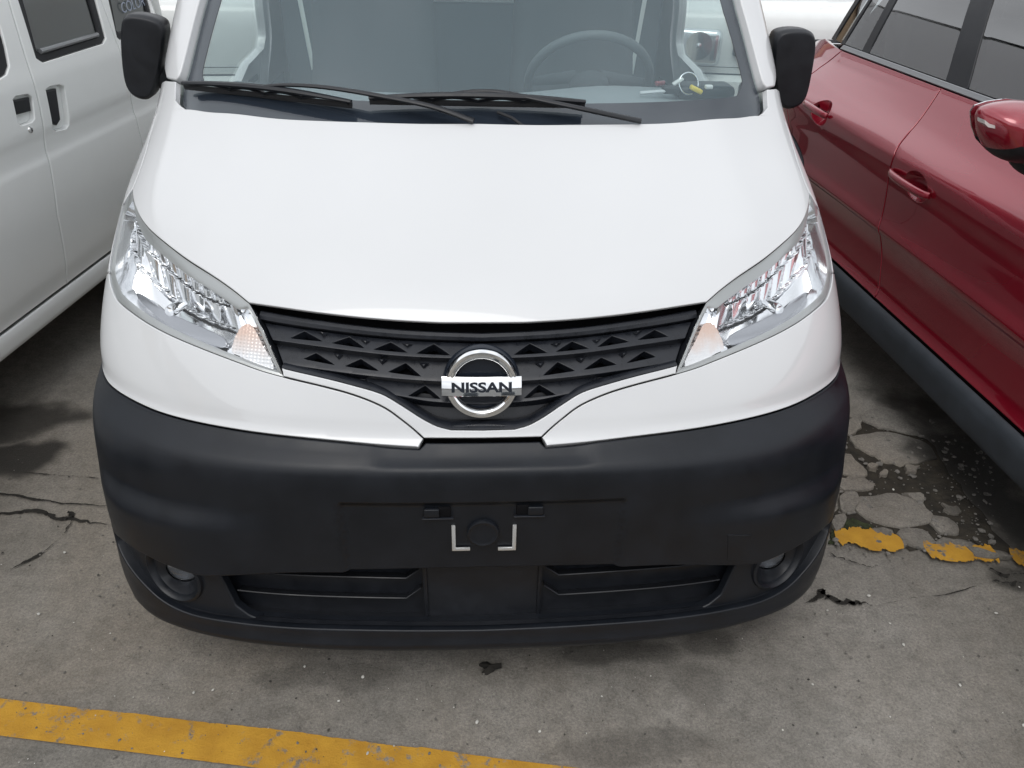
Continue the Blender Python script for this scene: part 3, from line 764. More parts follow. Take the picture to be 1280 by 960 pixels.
par(tube('washer_hose', [wpt(622, 137, -.008), wpt(640, 145, -.006), wpt(656, 155, -.01)], .004, 'rubber', None, 8), van)

# ---- sides: pillars, fenders, doors, cargo sides, roof, back
def uz(y, z): return (float(side_u(y, z)), z)
def vline(y, z0, z1, n=10): return [uz(y, z) for z in np.linspace(z0, z1, n)]
YB = 4.25
for s in (1, -1):
    # fender: lamp outer edge, hood side, up to the pillar foot, wheel arch
    ho = hoodSideC
    ymax = 1.22
    ar = [(.30+.345*math.sin(t), .82-.345*math.cos(t)) for t in np.radians(np.linspace(22, 190, 30))]
    L = [tuple(q) for q in lampOut[::-1][:-7]]+[(lb[0]+.10, lb[1]+.022), uz(.56, .79), uz(.50, .70), uz(.50, bt[1]+.003)]
    full = L+[uz(.50, z) for z in (.60, .55, .50, .45)]+[uz(y, z) for z, y in ar]+[uz(ymax, .235)]+vline(ymax, .27, 1.02)
    # pillar foot
    full += [uz(ymax-.02, 1.09), (wsO[-1, 0]+.16, 1.15), (wsO[2, 0]+.002, 1.155), (wsO[3, 0], wsO[3, 1]), (wsO[4, 0]-.0, wsO[4, 1]-.002)]
    full += [tuple(q) for q in ho[::-1][1:]]
    P('fender', S, both(np.array(full), s), 'white_paint', th=.015, res=.025, bev=.002)
    # windscreen pillar
    eg = [q for q in eO if q[1] > 1.16]
    pil = [(wsO[2, 0]+.003, 1.157)]+[tuple(q) for q in eg]+[(.60, ZT+.03), (.9, ZT+.03), (1.0, ZT), (.97, 1.5), (.95, 1.3), (.93, 1.19), (wsO[-1, 0]+.16, 1.153)]
    pil = [q for q in pil if q[0] > .5]
    P('pillar', S, both(np.array(pil), s), 'white_paint', th=.03, res=.025, bev=.004)
    # front door with its window
    dz0, dz1 = .23, ZT
    dl = vline(1.225, dz0, 1.05)+[uz(1.21, 1.09)]
    fr_ = [(.934, 1.19), (.955, 1.3), (.975, 1.5), (1.005, ZT)]
    dr = [uz(2.15, z) for z in (ZT, 1.4, 1.1, .8, .5, dz0)]
    win = [(.985, 1.20), (.998, 1.40), (1.03, 1.60)]+[uz(2.0, 1.63), uz(2.08, 1.60), uz(2.08, 1.10), uz(2.04, 1.06), uz(1.80, 1.045), uz(1.62, .985), uz(1.42, .965), uz(1.30, .97), uz(1.265, 1.02), uz(1.255, 1.10)]
    door = P('front_door', S, both(np.array(dl+fr_+dr), s), 'white_paint', holes=[both(np.array(win), s)], th=.03, res=.035, bev=.003)
    gl = P('door_glass', offs(S, VS, -.012), both(np.array(win), s), 'side_glass', th=.004, res=.05, bev=.001, inset=-.004); gl.parent = door
    hp = S(side_u(2.0, .95), .95); par(bbox('door_handle', (s*(hp[0]+.012), 2.0, .95), (.03, .16, .03), 'black_plastic', None, .008), door)
    # cargo side
    ra = [(.30+.36*math.sin(t), 3.52-.36*math.cos(t)) for t in np.radians(np.linspace(-10, 190, 24))]
    cg = [uz(2.155, z) for z in (dz0, .6, 1.0, 1.4, ZT)]+[uz(YB, ZT), uz(YB, 1.2), uz(YB, .7), uz(YB, .27)]+[uz(y, z) for z, y in ra[::-1]]
    P('cargo_side', S, both(np.array(cg), s), 'white_paint', th=.03, res=.05, bev=.003)
    # sill
    par(loft('sill', [[(s*x, y, z) for x, z in ((.80, .24), (.835, .235), (.835, .20), (.78, .18))] for y in (1.17, 2.2, 3.16)], 'black_plastic', None), van)
# roof
secs = []
for q in np.linspace(-1, 1, 31):
    aq = abs(q); uo = aq**1.0
    e = S(np.sign(q)*min(uo, 1), ZT+.012) if True else None
    line = []
    xw = fW(np.array([ZT+.012]))[0]
    y0 = fF(np.array([ZT+.012]))[0]+fA(np.array([ZT+.012]))[0]*(1-(1-aq**2.4)**(1/2.4))
    for t in np.linspace(0, 1, 12):
        y = y0+(YB-.03-y0)*t**1.3; rise = .13*(1-aq**3.5)*min(1, (1-(1-t)**4)) if t > 0 else 0
        line.append((xw*q, y, ZT+.010+rise))
    secs.append(line)
par(loft('roof', secs, 'white_paint', None), van)
rb = [(-.72, ZT+.05), (-.80, 1.2), (-.85, .8), (-.84, .3), (.84, .3), (.85, .8), (.80, 1.2), (.72, ZT+.05), (.4, ZT+.14), (-.4, ZT+.14)]
par(prism('back_door', rb, (0, YB-.02, 0), (1, 0, 0), (0, 0, 1), (0, 1, 0), .05, 'white_paint', None, .01), van)
# dark inner structure behind gaps, underbody
inS = offs(S, VS, -.115)
uu = np.linspace(-1.05, 1.05, 61)
par(loft('inner_structure', [inS(uu, np.full_like(uu, z)) for z in np.linspace(.17, 1.05, 18)], 'dark_void', None), van)
par(bbox('underbody', (0, 2.35, .27), (1.50, 3.7, .10), 'dark_void', None, .02), van)
par(bbox('underbody_front', (0, .55, .30), (1.16, .7, .16), 'dark_void', None, .02), van)

def wheel(root, ctr, r, wdt, sgn):
    ax = (sgn, 0, 0); k = r/.30
    t = lathe('wheel', [(r*.62, -wdt/2), (r*.80, -wdt/2-.004), (r*.94, -wdt/2+.004), (r*.99, -wdt/2+.02), (r, -wdt*.2), (r, wdt*.2), (r*.99, wdt/2-.02), (r*.94, wdt/2-.004), (r*.80, wdt/2+.004), (r*.62, wdt/2)], ctr, ax, 'tyre', None, 48, closed=True)
    par(t, root)
    par(lathe('rim', [(r*.66, wdt/2-.004), (r*.62, wdt/2-.001), (r*.58, wdt/2-.02), (r*.50, wdt/2-.03), (r*.30, wdt/2-.018), (r*.18, wdt/2-.012), (r*.15, wdt/2-.002), (0, wdt/2)], ctr, ax, 'rim_metal', None, 36), t)
    for a in range(5):
        th = 2*math.pi*a/5; c = Vector(ctr)+Vector((sgn*(wdt/2-.016), math.cos(th)*r*.40, math.sin(th)*r*.40))
        par(lathe('rim_hole', [(0, .004), (r*.07, .004), (r*.08, 0)], c, ax, 'dark_void', None, 16), t)
for s in (1, -1):
    for y in (.82, 3.52): wheel(van, (s*.745, y, .295), .295, .175, s)

# ---- mirrors
def mirror(corners, y, dpt, s, name='side_mirror'):
    """rounded housing; front face outline from the picture, at the door's distance"""
    f = [Vector(aty(px, py, y)) for px, py in corners]
    c = sum(f, Vector())/len(f)
    back = [v+Vector((s*.016, dpt, -.005))+(c-v)*.10 for v in f]
    front = [v+(c-v)*.13+Vector((-s*.002, -.020, .0)) for v in f]
    mid1 = [v+(c-v)*.085+Vector((0, -.0185, 0)) for v in f]; mid = [v+(c-v)*.01+Vector((0, -.004, 0)) for v in f]; mid2 = [v+Vector((s*.008, dpt*.75, -.002)) for v in f]
    secs = [front, mid1, mid, mid2, back]
    n = len(f); V = [p_ for s_ in secs for p_ in s_]; Fc = []
    for i in range(4):
        for j in range(n): Fc.append((i*n+j, i*n+(j+1) % n, (i+1)*n+(j+1) % n, (i+1)*n+j))
    Fc.append(tuple(range(n))); Fc.append(tuple(4*n+j for j in range(n)))
    o = mk(name, V, Fc, 'black_plastic', None, 60)
    ca = o.data.attributes.new('crease_edge', 'FLOAT', 'EDGE')
    for e_ in o.data.edges:
        a_, b_ = e_.vertices
        ra1, rb1 = a_//n, b_//n
        if ra1 == rb1 and ra1 in (2, 4): ca.data[e_.index].value = .75
        elif ra1 == rb1 == 1: ca.data[e_.index].value = .5
    sd = o.modifiers.new('round', 'SUBSURF'); sd.levels = 2; sd.render_levels = 2
    par(o, van)
    g = [v+Vector((0, .004, 0))+(c+Vector((s*.016, dpt, -.005))-v)*.12 for v in back]
    g = [Vector((v.x, v.y+.001, v.z)) for v in g]
    par(mk('mirror_glass', g+[v+Vector((0, .003, 0)) for v in g], [tuple(range(n)), tuple(range(2*n-1, n-1, -1))]+[(j, (j+1) % n, n+(j+1) % n, n+j) for j in range(n)], 'chrome', None, 30), o)
    armp = [c+Vector((0, dpt*.4, -.05)), c+Vector((-s*.03, dpt*.6, -.07)), Vector((s*.825, c.y+.16, c.z-.14))]
    par(tube('mirror_arm', [Vector(v) for v in catmull([tuple(v) for v in armp], 6)], .03, 'black_plastic', None, 14, 1.3), o)
    return o
mirror([(151, 20), (162, 14), (201, 21), (209, 33), (204, 78), (196, 112), (189, 127), (168, 123), (156, 108), (152, 60)], 1.10, .10, -1)
mirror([(974, 35), (1009, 34), (1020, 43), (1018, 65), (1010, 112), (1003, 133), (980, 139), (970, 128), (964, 90), (966, 46)], 1.10, .10, 1)

# ---- cabin
dz = []
xs = np.linspace(-.70, .70, 25)
prof = [(.0, 0.), (.12, .012), (.30, .016), (.42, .0), (.46, -.05), (.47, -.30)]
secs = []
for x in xs:
    a = abs(x)/.80; y0 = .735+.20*(a**2.4); z0 = 1.085
    secs.append([(x, y0+d*.95, z0+hh+(.022*math.exp(-((x-.36)/.2)**2) if 0 < d < .45 else 0)) for d, hh in prof])
par(loft('dashboard', secs, 'dash', None, ang=40), van)
par(loft('dashboard_skirt', [[(x, 1.16, .80) , (x, .95, .78)] for x in (-.7, .7)], 'interior_grey', None), van)
def torus(name, ctr, axis, R_, r_, mat, parent, up=(0, 0, 1)):
    return par(lathe(name, [(R_+r_*math.cos(t), r_*math.sin(t)) for t in np.linspace(0, 2*math.pi, 12, endpoint=False)], ctr, axis, mat, None, 48, closed=True, up=up), parent)
swc = Vector((.345, 1.33, 1.085)); swa = Vector((0, .80, .60)).normalized()
sw = torus('steering_wheel', swc, swa, .185, .0135, 'wheel_rubber', van, up=(1, 0, 0))
par(lathe('steering_hub', [(0, .03), (.05, .028), (.062, .01), (.06, -.02)], swc-swa*.03, -swa, 'interior_grey', None, 28, up=(1, 0, 0)), sw)
rt = Vector((1, 0, 0)); upw = rt.cross(swa)
for a in (0, math.pi, -math.pi/2):
    d = rt*math.cos(a)+(-upw if upw.z < 0 else upw)*math.sin(a)
    par(tube('steering_spoke', [swc-swa*-.02+d*.04, swc+d*.175], [.02, .013], 'interior_grey', None, 10, .6), sw)
for x in (-.36, .36):
    def tp(co): co.x *= 1-.12*(co.z > 0)
    seat = par(bbox('seat', (x, 1.88, 1.02), (.48, .16, .66), 'interior_grey', None, .06, Matrix.Rotation(-.28, 3, 'X'), 4, tp), van)
    par(bbox('seat_cushion', (x, 1.58, .66), (.50, .52, .18), 'interior_grey', None, .06, None, 4), seat)
    par(bbox('headrest', (x, 1.99, 1.44), (.27, .10, .18), 'interior_grey', None, .04, Matrix.Rotation(-.2, 3, 'X'), 4), seat)
    for e in (-.06, .06): par(tube('headrest_post', [(x+e, 1.965, 1.30), (x+e, 1.985, 1.40)], .006, 'silver_metal', None, 8), seat)
part = par(bbox('partition', (0, 2.22, 1.03), (1.50, .03, 1.40), 'partition', None, .01), van)
for z, hgt in ((1.34, .05), (1.22, .02)):
    par(bbox('partition_rail', (0, 2.195, z), (.62, .02, hgt), 'interior_trim', None, .006), part)
for s in (1, -1):
    par(tube('seat_belt', [(s*.70, 2.10, 1.50), (s*.64, 2.02, 1.28), (s*.60, 1.95, 1.0)], .022, 'interior_trim', None, 8, .15), van)
    par(loft('pillar_trim', [[Vector(offs(S, VS, d)(u_*s, z)) for u_, d in ((.63, -.03), (.70, -.045), (.80, -.05), (.93, -.035))] for z in (1.13, 1.3, 1.5, 1.69)], 'interior_trim', None), van)
    par(loft('door_trim', [[(s*.755, 1.22, z), (s*.755, 1.7, z), (s*.755, 2.15, z)] for z in (.5, .8, .955)], 'interior_grey', None), van)
par(bbox('cabin_floor', (0, 1.6, .48), (1.48, 1.1, .06), 'interior_grey', None, .01), van)

# clutter lying on the dashboard (loose things)
kb = tag(empty('key_bunch', (.50, 1.0, 1.12)), 'bunch of keys and tags lying on the van dashboard beside the steering wheel', 'keys')
cl = onS(868, 97, -.10); kb.location = (.545, .985, 1.118)
def kpart(o): return par(o, kb)
kx, ky, kz = kb.location
kpart(tube('key_blade', [(kx-.115, ky-.02, kz+.01), (kx-.045, ky-.01, kz+.014)], .005, 'silver_metal', None, 8))
kpart(bbox('key_head', (kx-.03, ky, kz+.016), (.045, .03, .02), 'black_plastic', None, .006))
kpart(bbox('yellow_tag', (kx+.035, ky-.015, kz+.02), (.034, .024, .012), 'yellow_plastic', None, .004, Matrix.Rotation(.4, 3, 'Y')))
kpart(bbox('white_tag', (kx-.01, ky+.01, kz+.035), (.03, .022, .006), 'paper', None, .002, Matrix.Rotation(-.6, 3, 'Y')))
kpart(bbox('white_tag', (kx+.07, ky-.01, kz+.026), (.02, .016, .01), 'paper', None, .003))
kpart(bbox('red_tag', (kx-.055, ky+.02, kz+.028), (.03, .012, .012), 'red_paint', None, .003, Matrix.Rotation(.5, 3, 'Z')))
torus('key_ring', Vector((kx+.02, ky+.01, kz+.03)), Vector((.2, -.9, .4)), .028, .0022, 'chrome', kb)
pouch = tag(bbox('pouch', (.615, 1.03, 1.125), (.16, .09, .035), 'black_plastic', None, .014), 'small black pouch on the dashboard under the keys', 'pouch')

# ================================================================== GROUND
def ground_mat():
    m = bpy.data.materials.new('concrete'); m.use_nodes = True; MATS['concrete'] = m
    t = m.node_tree; b = t.nodes['Principled BSDF']; N = t.nodes.new; Lk = t.links.new
    tc = N('ShaderNodeTexCoord')
    def noise(sc, det=6, ro=.6, dist=0):
        n = N('ShaderNodeTexNoise'); n.inputs['Scale'].default_value = sc; n.inputs['Detail'].default_value = det; n.inputs['Roughness'].default_value = ro
        n.inputs['Distortion'].default_value = dist; Lk(tc.outputs['Object'], n.inputs['Vector']); return n.outputs[0]
    def ramp(src, *st):
        r = N('ShaderNodeValToRGB'); el = r.color_ramp.elements
        while len(el) < len(st): el.new(.5)
        for e, (p_, c) in zip(el, st): e.position = p_; e.color = (*c, 1)
        Lk(src, r.inputs[0]); return r.outputs[0]
    def mixc(f, a, b_, bt_='MIX'):
        x = N('ShaderNodeMix'); x.data_type = 'RGBA'; x.blend_type = bt_
        for s_, v in ((x.inputs[0], f), (x.inputs[6], a), (x.inputs[7], b_)):
            if isinstance(v, (int, float)): s_.default_value = v
            elif isinstance(v, tuple): s_.default_value = (*v, 1)
            else: Lk(v, s_)
        return x.outputs[2]
    base = ramp(noise(1.6, 8, .65), (.30, (.140, .131, .115)), (.50, (.215, .202, .180)), (.70, (.280, .265, .240)))
    warm = ramp(noise(.9, 5, .6, .4), (.42, (0, 0, 0)), (.62, (1, 1, 1)))
    base = mixc(warm, base, mixc(.5, base, (.225, .19, .15)))
    fine = ramp(noise(150, 8, .9), (.34, (.42, .42, .42)), (.5, (1, 1, 1)), (.66, (1.6, 1.57, 1.52)))
    base = mixc(.85, base, fine, 'MULTIPLY')
    mid = ramp(noise(26, 7, .75, .3), (.3, (.66, .66, .66)), (.52, (1, 1, 1)), (.75, (1.2, 1.2, 1.2)))
    base = mixc(.8, base, mid, 'MULTIPLY')
    # exposed aggregate: light and dark grains
    vo = N('ShaderNodeTexVoronoi'); vo.inputs['Scale'].default_value = 150; Lk(tc.outputs['Object'], vo.inputs['Vector'])
    gr = N('ShaderNodeMath'); gr.operation = 'LESS_THAN'; Lk(vo.outputs['Distance'], gr.inputs[0]); gr.inputs[1].default_value = .32
    gm = N('ShaderNodeMath'); gm.operation = 'MULTIPLY'; Lk(gr.outputs[0], gm.inputs[0])
    sel = ramp(noise(5, 3), (.45, (0, 0, 0)), (.62, (.35, .35, .35))); Lk(sel, gm.inputs[1])
    vcol = N('ShaderNodeSeparateColor'); Lk(vo.outputs['Color'], vcol.inputs[0])
    gcol = ramp(vcol.outputs[0], (.0, (.06, .058, .055)), (.6, (.16, .155, .145)), (1, (.34, .33, .31)))
    base = mixc(gm.outputs[0], base, gcol)
    # stains of oil and damp, and shade painted in under the red car
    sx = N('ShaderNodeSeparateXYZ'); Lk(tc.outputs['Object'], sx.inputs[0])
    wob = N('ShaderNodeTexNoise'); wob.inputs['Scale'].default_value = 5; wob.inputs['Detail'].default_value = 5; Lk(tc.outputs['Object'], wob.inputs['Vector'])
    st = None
    for (px, py, rx, ry, am) in STAINS_AND_SHADE:
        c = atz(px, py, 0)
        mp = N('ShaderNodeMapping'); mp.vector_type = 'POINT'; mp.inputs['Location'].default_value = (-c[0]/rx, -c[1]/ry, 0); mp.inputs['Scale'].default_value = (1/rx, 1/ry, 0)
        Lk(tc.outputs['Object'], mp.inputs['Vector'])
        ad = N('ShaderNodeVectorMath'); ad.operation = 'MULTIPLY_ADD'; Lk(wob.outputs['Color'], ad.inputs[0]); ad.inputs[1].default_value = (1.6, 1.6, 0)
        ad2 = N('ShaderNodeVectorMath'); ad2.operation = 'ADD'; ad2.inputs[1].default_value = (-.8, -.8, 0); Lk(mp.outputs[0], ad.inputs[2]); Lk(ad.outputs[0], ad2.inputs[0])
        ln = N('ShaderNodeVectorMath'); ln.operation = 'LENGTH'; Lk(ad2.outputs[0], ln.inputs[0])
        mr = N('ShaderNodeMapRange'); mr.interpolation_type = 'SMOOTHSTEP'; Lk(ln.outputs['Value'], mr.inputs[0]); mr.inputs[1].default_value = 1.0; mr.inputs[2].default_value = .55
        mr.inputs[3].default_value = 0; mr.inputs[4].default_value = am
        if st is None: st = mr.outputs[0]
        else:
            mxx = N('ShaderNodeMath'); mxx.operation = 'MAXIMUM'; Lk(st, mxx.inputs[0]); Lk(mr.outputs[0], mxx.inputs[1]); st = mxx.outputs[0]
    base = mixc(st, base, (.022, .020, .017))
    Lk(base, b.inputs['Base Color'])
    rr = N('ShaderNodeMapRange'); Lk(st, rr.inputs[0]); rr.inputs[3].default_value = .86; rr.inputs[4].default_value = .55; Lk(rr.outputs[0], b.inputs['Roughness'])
    b.inputs['Specular IOR Level'].default_value = .35
    h1 = noise(120, 8, .8); h2 = noise(9, 5, .6)
    ma = N('ShaderNodeMath'); ma.operation = 'MULTIPLY_ADD'; Lk(h2, ma.inputs[0]); ma.inputs[1].default_value = 1.6; Lk(h1, ma.inputs[2])
    bp = N('ShaderNodeBump'); bp.inputs['Strength'].default_value = .75; bp.inputs['Distance'].default_value = .006; Lk(ma.outputs[0], bp.inputs['Height']); Lk(bp.outputs[0], b.inputs['Normal'])
    return m, base, b, t, tc
STAINS_AND_SHADE = [(-10, 525, .35, .16, .85), (8, 572, .26, .12, .92), (760, 815, .20, .05, .5), (885, 800, .10, .05, .45), (870, 850, .10, .09, .3), (430, 845, .22, .05, .35), (1225, 600, .22, .6, .93), (1260, 720, .10, .06, .7), (610, 836, .03, .012, .6), (800, 935, .25, .05, .35)]
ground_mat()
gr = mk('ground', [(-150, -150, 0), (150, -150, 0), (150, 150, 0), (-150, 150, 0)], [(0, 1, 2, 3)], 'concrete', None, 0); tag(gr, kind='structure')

# yellow painted lines: worn paint lying on the concrete
def paint_mat():
    m = MATS['concrete'].copy(); m.name = 'worn_yellow_paint'; MATS['worn_yellow_paint'] = m
    t = m.node_tree; b = t.nodes['Principled BSDF']; N = t.nodes.new; Lk = t.links.new
    src = b.inputs['Base Color'].links[0].from_socket
    tc = N('ShaderNodeTexCoord')
    n = N('ShaderNodeTexNoise'); n.inputs['Scale'].default_value = 32; n.inputs['Detail'].default_value = 9; n.inputs['Roughness'].default_value = .72; Lk(tc.outputs['Object'], n.inputs['Vector'])
    n2 = N('ShaderNodeTexNoise'); n2.inputs['Scale'].default_value = 6; n2.inputs['Detail'].default_value = 4; Lk(tc.outputs['Object'], n2.inputs['Vector'])
    ad = N('ShaderNodeMath'); ad.operation = 'MULTIPLY_ADD'; Lk(n2.outputs[0], ad.inputs[0]); ad.inputs[1].default_value = .55; Lk(n.outputs[0], ad.inputs[2])
    mr = N('ShaderNodeMapRange'); Lk(ad.outputs[0], mr.inputs[0]); mr.inputs[1].default_value = .605; mr.inputs[2].default_value = .70; mr.inputs[3].default_value = 0; mr.inputs[4].default_value = .96
    r = N('ShaderNodeValToRGB'); r.color_ramp.elements[0].color = (.44, .22, .018, 1); r.color_ramp.elements[1].color = (.56, .30, .028, 1); r.color_ramp.elements[0].position = .3; r.color_ramp.elements[1].position = .7
    n3 = N('ShaderNodeTexNoise'); n3.inputs['Scale'].default_value = 18; n3.inputs['Detail'].default_value = 6; Lk(tc.outputs['Object'], n3.inputs['Vector']); Lk(n3.outputs[0], r.inputs[0])
    x = N('ShaderNodeMix'); x.data_type = 'RGBA'; Lk(mr.outputs[0], x.inputs[0]); Lk(src, x.inputs[6]); Lk(r.outputs[0], x.inputs[7])
    Lk(x.outputs[2], b.inputs['Base Color']); b.inputs['Roughness'].default_value = .7
paint_mat()
def strip_sheet(name, pts, wd, mat, z, jit=.004, n=160, taper=True, ends=0.0, irregular=None):
    Pc = [np.array(p_) for p_ in pts]; segl = [np.linalg.norm(Pc[i+1]-Pc[i]) for i in range(len(Pc)-1)]; tot = sum(segl)
    V = []; Fc = []; r_ = np.random.default_rng(len(name)+int(tot*1000)); ja = np.cumsum(r_.normal(0, jit*.35, (n+1, 2)), 0); ja -= np.linspace(0, 1, n+1)[:, None]*ja[-1]; ja = np.clip(ja, -jit*2, jit*2)
    for i in range(n+1):
        d = tot*i/n; k = 0
        while k < len(segl)-1 and d > segl[k]: d -= segl[k]; k += 1
        a, b = Pc[k], Pc[k+1]; q = a+(b-a)*min(1, d/segl[k]); tg = (b-a)/segl[k]; nn = np.array([-tg[1], tg[0]])
        t_ = i/n; e = 1.0
        if ends: e = min(1, (t_/ends)**.5 if t_ < ends else 1, ((1-t_)/ends)**.5 if t_ > 1-ends else 1)
        w0 = wd/2*e; V.append((*(q+nn*(w0+ja[i, 0]*e)), z)); V.append((*(q-nn*(w0+ja[i, 1]*e)), z))
    for i in range(n): Fc.append((2*i, 2*i+1, 2*i+3, 2*i+2))
    return mk(name, V, Fc, mat, None, 0)
a0 = (atz(0, 879.5, 0)+atz(0, 915, 0))[:2]/2; a1 = (atz(320, 919.5, 0)+atz(320, 953.5, 0))[:2]/2
dl = (a1-a0)/np.linalg.norm(a1-a0)
o = strip_sheet('yellow_line', [a0-dl*2.5, a0, a1, a1+dl*3], .092, 'worn_yellow_paint', .004, .0018, 900); tag(o, kind='structure')
for A_, B_ in (((1043, 676), (1126, 680)), ((1153, 688), (1245, 698)), ((1262, 700), (1330, 708))):
    o = strip_sheet('yellow_line', [atz(*A_, 0)[:2], atz(*B_, 0)[:2]], .066, 'worn_yellow_paint', .0145, .008, 110, ends=.05); tag(o, kind='structure')

# cracks (thin dark joints with ragged edges)
principled('crack_dirt', (.018, .016, .013), .95, var=(40, .4, 0))
cracks = [([(-30, 648), (20, 643), (45, 640), (70, 648), (92, 650), (112, 655), (135, 656)], .009), ([(92, 650), (80, 668), (58, 688), (30, 705), (12, 714)], .006),
          ([(-20, 616), (40, 624), (90, 630), (135, 634)], .006), ([(86, 640), (92, 650)], .008), ([(30, 592), (80, 596), (130, 600)], .004),
          ([(1008, 756), (1022, 748), (1036, 750), (1052, 757), (1072, 754), (1090, 757)], .011), ([(1022, 748), (1026, 741), (1031, 746)], .009), ([(1038, 694), (1056, 701), (1075, 708), (1098, 711)], .009),
          ([(1100, 757), (1140, 750), (1180, 745), (1220, 735)], .003), ([(1235, 712), (1262, 720), (1295, 716)], .013), ([(1240, 728), (1275, 732), (1300, 728)], .012)]
for k, (pp, wd) in enumerate(cracks):
    pp = catmull(pp, 5); pts = []
    for i, q in enumerate(pp):
        c = atz(q[0], q[1], 0)[:2]; pts.append(c+rng.normal(0, wd*.35, 2))
    o = strip_sheet('crack', pts, wd, 'crack_dirt', .0045+.0004*k, wd*.35, 120, ends=.3); par(o, gr)

# broken paving between the van and the red car: dirt bed and loose slab pieces
def blob(name, pix, z, th, mat, seed, jit, sub=4):
    r_ = np.random.default_rng(seed); L = catmull(pix, sub, True); c = np.array([atz(q[0], q[1], 0)[:2] for q in L])
    m_ = c.mean(0); c = c+r_.normal(0, jit, c.shape)
    V = []; n = len(c)
    for p_ in c: V.append((*p_, z))
    for p_ in c: V.append((*(m_+(p_-m_)*.985), z+th*.75))
    for p_ in c: V.append((*(m_+(p_-m_)*.94), z+th+r_.normal(0, th*.06)))
    V.append((*m_, z+th))
    Fc = [(i, (i+1) % n, n+(i+1) % n, n+i) for i in range(n)]+[(n+i, n+(i+1) % n, 2*n+(i+1) % n, 2*n+i) for i in range(n)]+[(2*n+i, 2*n+(i+1) % n, 3*n) for i in range(n)]
    return mk(name, V, Fc, mat, None, 50)
principled('wet_dirt', (.030, .025, .018), .9, bump=(60, .8, .01), var=(22, .5, .1))
principled('moss', (.028, .036, .014), .95, bump=(120, .8, .01), var=(30, .5, 0))
def Z(pts): return [(1000+x/2.668, 400+y/2.668) for x, y in pts]
o = blob('dirt_bed', Z([(120, 330), (260, 350), (420, 400), (500, 520), (600, 640), (700, 760), (640, 770), (500, 720), (420, 770), (340, 760), (300, 705), (200, 690), (130, 740), (100, 700), (140, 600), (120, 480)]), .003, .003, 'wet_dirt', 3, .006); par(o, gr)
o = blob('moss_patch', Z([(100, 720), (140, 670), (220, 680), (240, 700), (150, 715), (110, 755)]), .005, .004, 'moss', 5, .005); par(o, gr)
pieces = [[(165, 400), (230, 385), (320, 385), (430, 425), (445, 465), (350, 490), (290, 485), (230, 455), (185, 430)],
          [(185, 610), (260, 590), (345, 592), (425, 640), (440, 685), (330, 700), (240, 680), (190, 650)],
          [(130, 455), (165, 460), (215, 515), (200, 532), (140, 520)], [(475, 622), (515, 632), (535, 655), (500, 655), (478, 642)],
          [(325, 708), (400, 705), (440, 740), (435, 772), (360, 762), (330, 745)], [(130, 535), (185, 535), (245, 555), (225, 575), (160, 578), (125, 565)],
          [(205, 320), (290, 300), (390, 370), (380, 390), (290, 372), (215, 350)], [(160, 340), (200, 325), (205, 355), (180, 385), (155, 390)],
          [(440, 660), (510, 680), (520, 720), (470, 720), (440, 700)], [(340, 590), (395, 590), (410, 612), (370, 610)], [(260, 520), (290, 515), (285, 530), (262, 532)],
          [(150, 585), (185, 590), (185, 640), (140, 650), (125, 610)], [(345, 495), (390, 500), (380, 520), (350, 515)], [(225, 490), (250, 493), (245, 510), (225, 506)],
          [(120, 660), (150, 665), (140, 700), (110, 715), (105, 680)], [(560, 770), (640, 790), (700, 800), (640, 808), (570, 795)]]
for k, pc in enumerate(pieces):
    o = blob('slab_piece', Z(pc), .004, .010 if k < 9 else .014, 'concrete', 20+k, .0035, 3); par(o, gr)
# loose stones and chips
def stones(n, area, smin, smax, seed, z=.0):
    r_ = np.random.default_rng(seed); V = []; Fc = []
    ic = [(0, 0, 1), (.89, 0, .45), (.28, .85, .45), (-.72, .53, .45), (-.72, -.53, .45), (.28, -.85, .45), (.72, .53, -.45), (-.28, .85, -.45), (-.89, 0, -.45), (-.28, -.85, -.45), (.72, -.53, -.45), (0, 0, -1)]
    fi_ = [(0, 1, 2), (0, 2, 3), (0, 3, 4), (0, 4, 5), (0, 5, 1), (1, 6, 2), (2, 7, 3), (3, 8, 4), (4, 9, 5), (5, 10, 1), (2, 6, 7), (3, 7, 8), (4, 8, 9), (5, 9, 10), (1, 10, 6), (6, 11, 7), (7, 11, 8), (8, 11, 9), (9, 11, 10), (10, 11, 6)]
    for _ in range(n):
        px = r_.uniform(area[0], area[2]); py = r_.uniform(area[1], area[3]); c = atz(px, py, 0); s_ = smin+(smax-smin)*r_.random()**4
        b0 = len(V); ang = r_.uniform(0, 6.28)
        for v in ic:
            q = np.array(v)*s_*np.array([1.2, .9, .55])*r_.uniform(.75, 1.2); V.append((c[0]+q[0]*math.cos(ang)-q[1]*math.sin(ang), c[1]+q[0]*math.sin(ang)+q[1]*math.cos(ang), z+s_*.35+q[2]))
        Fc += [tuple(b0+x for x in f) for f in fi_]
    return V, Fc
principled('pale_chip', (.55, .54, .50), .8, var=(30, .3, 0)); principled('grit', (.16, .15, .135), .9, var=(60, .5, 0)); principled('dark_grit', (.05, .046, .04), .9, var=(60, .5, 0))
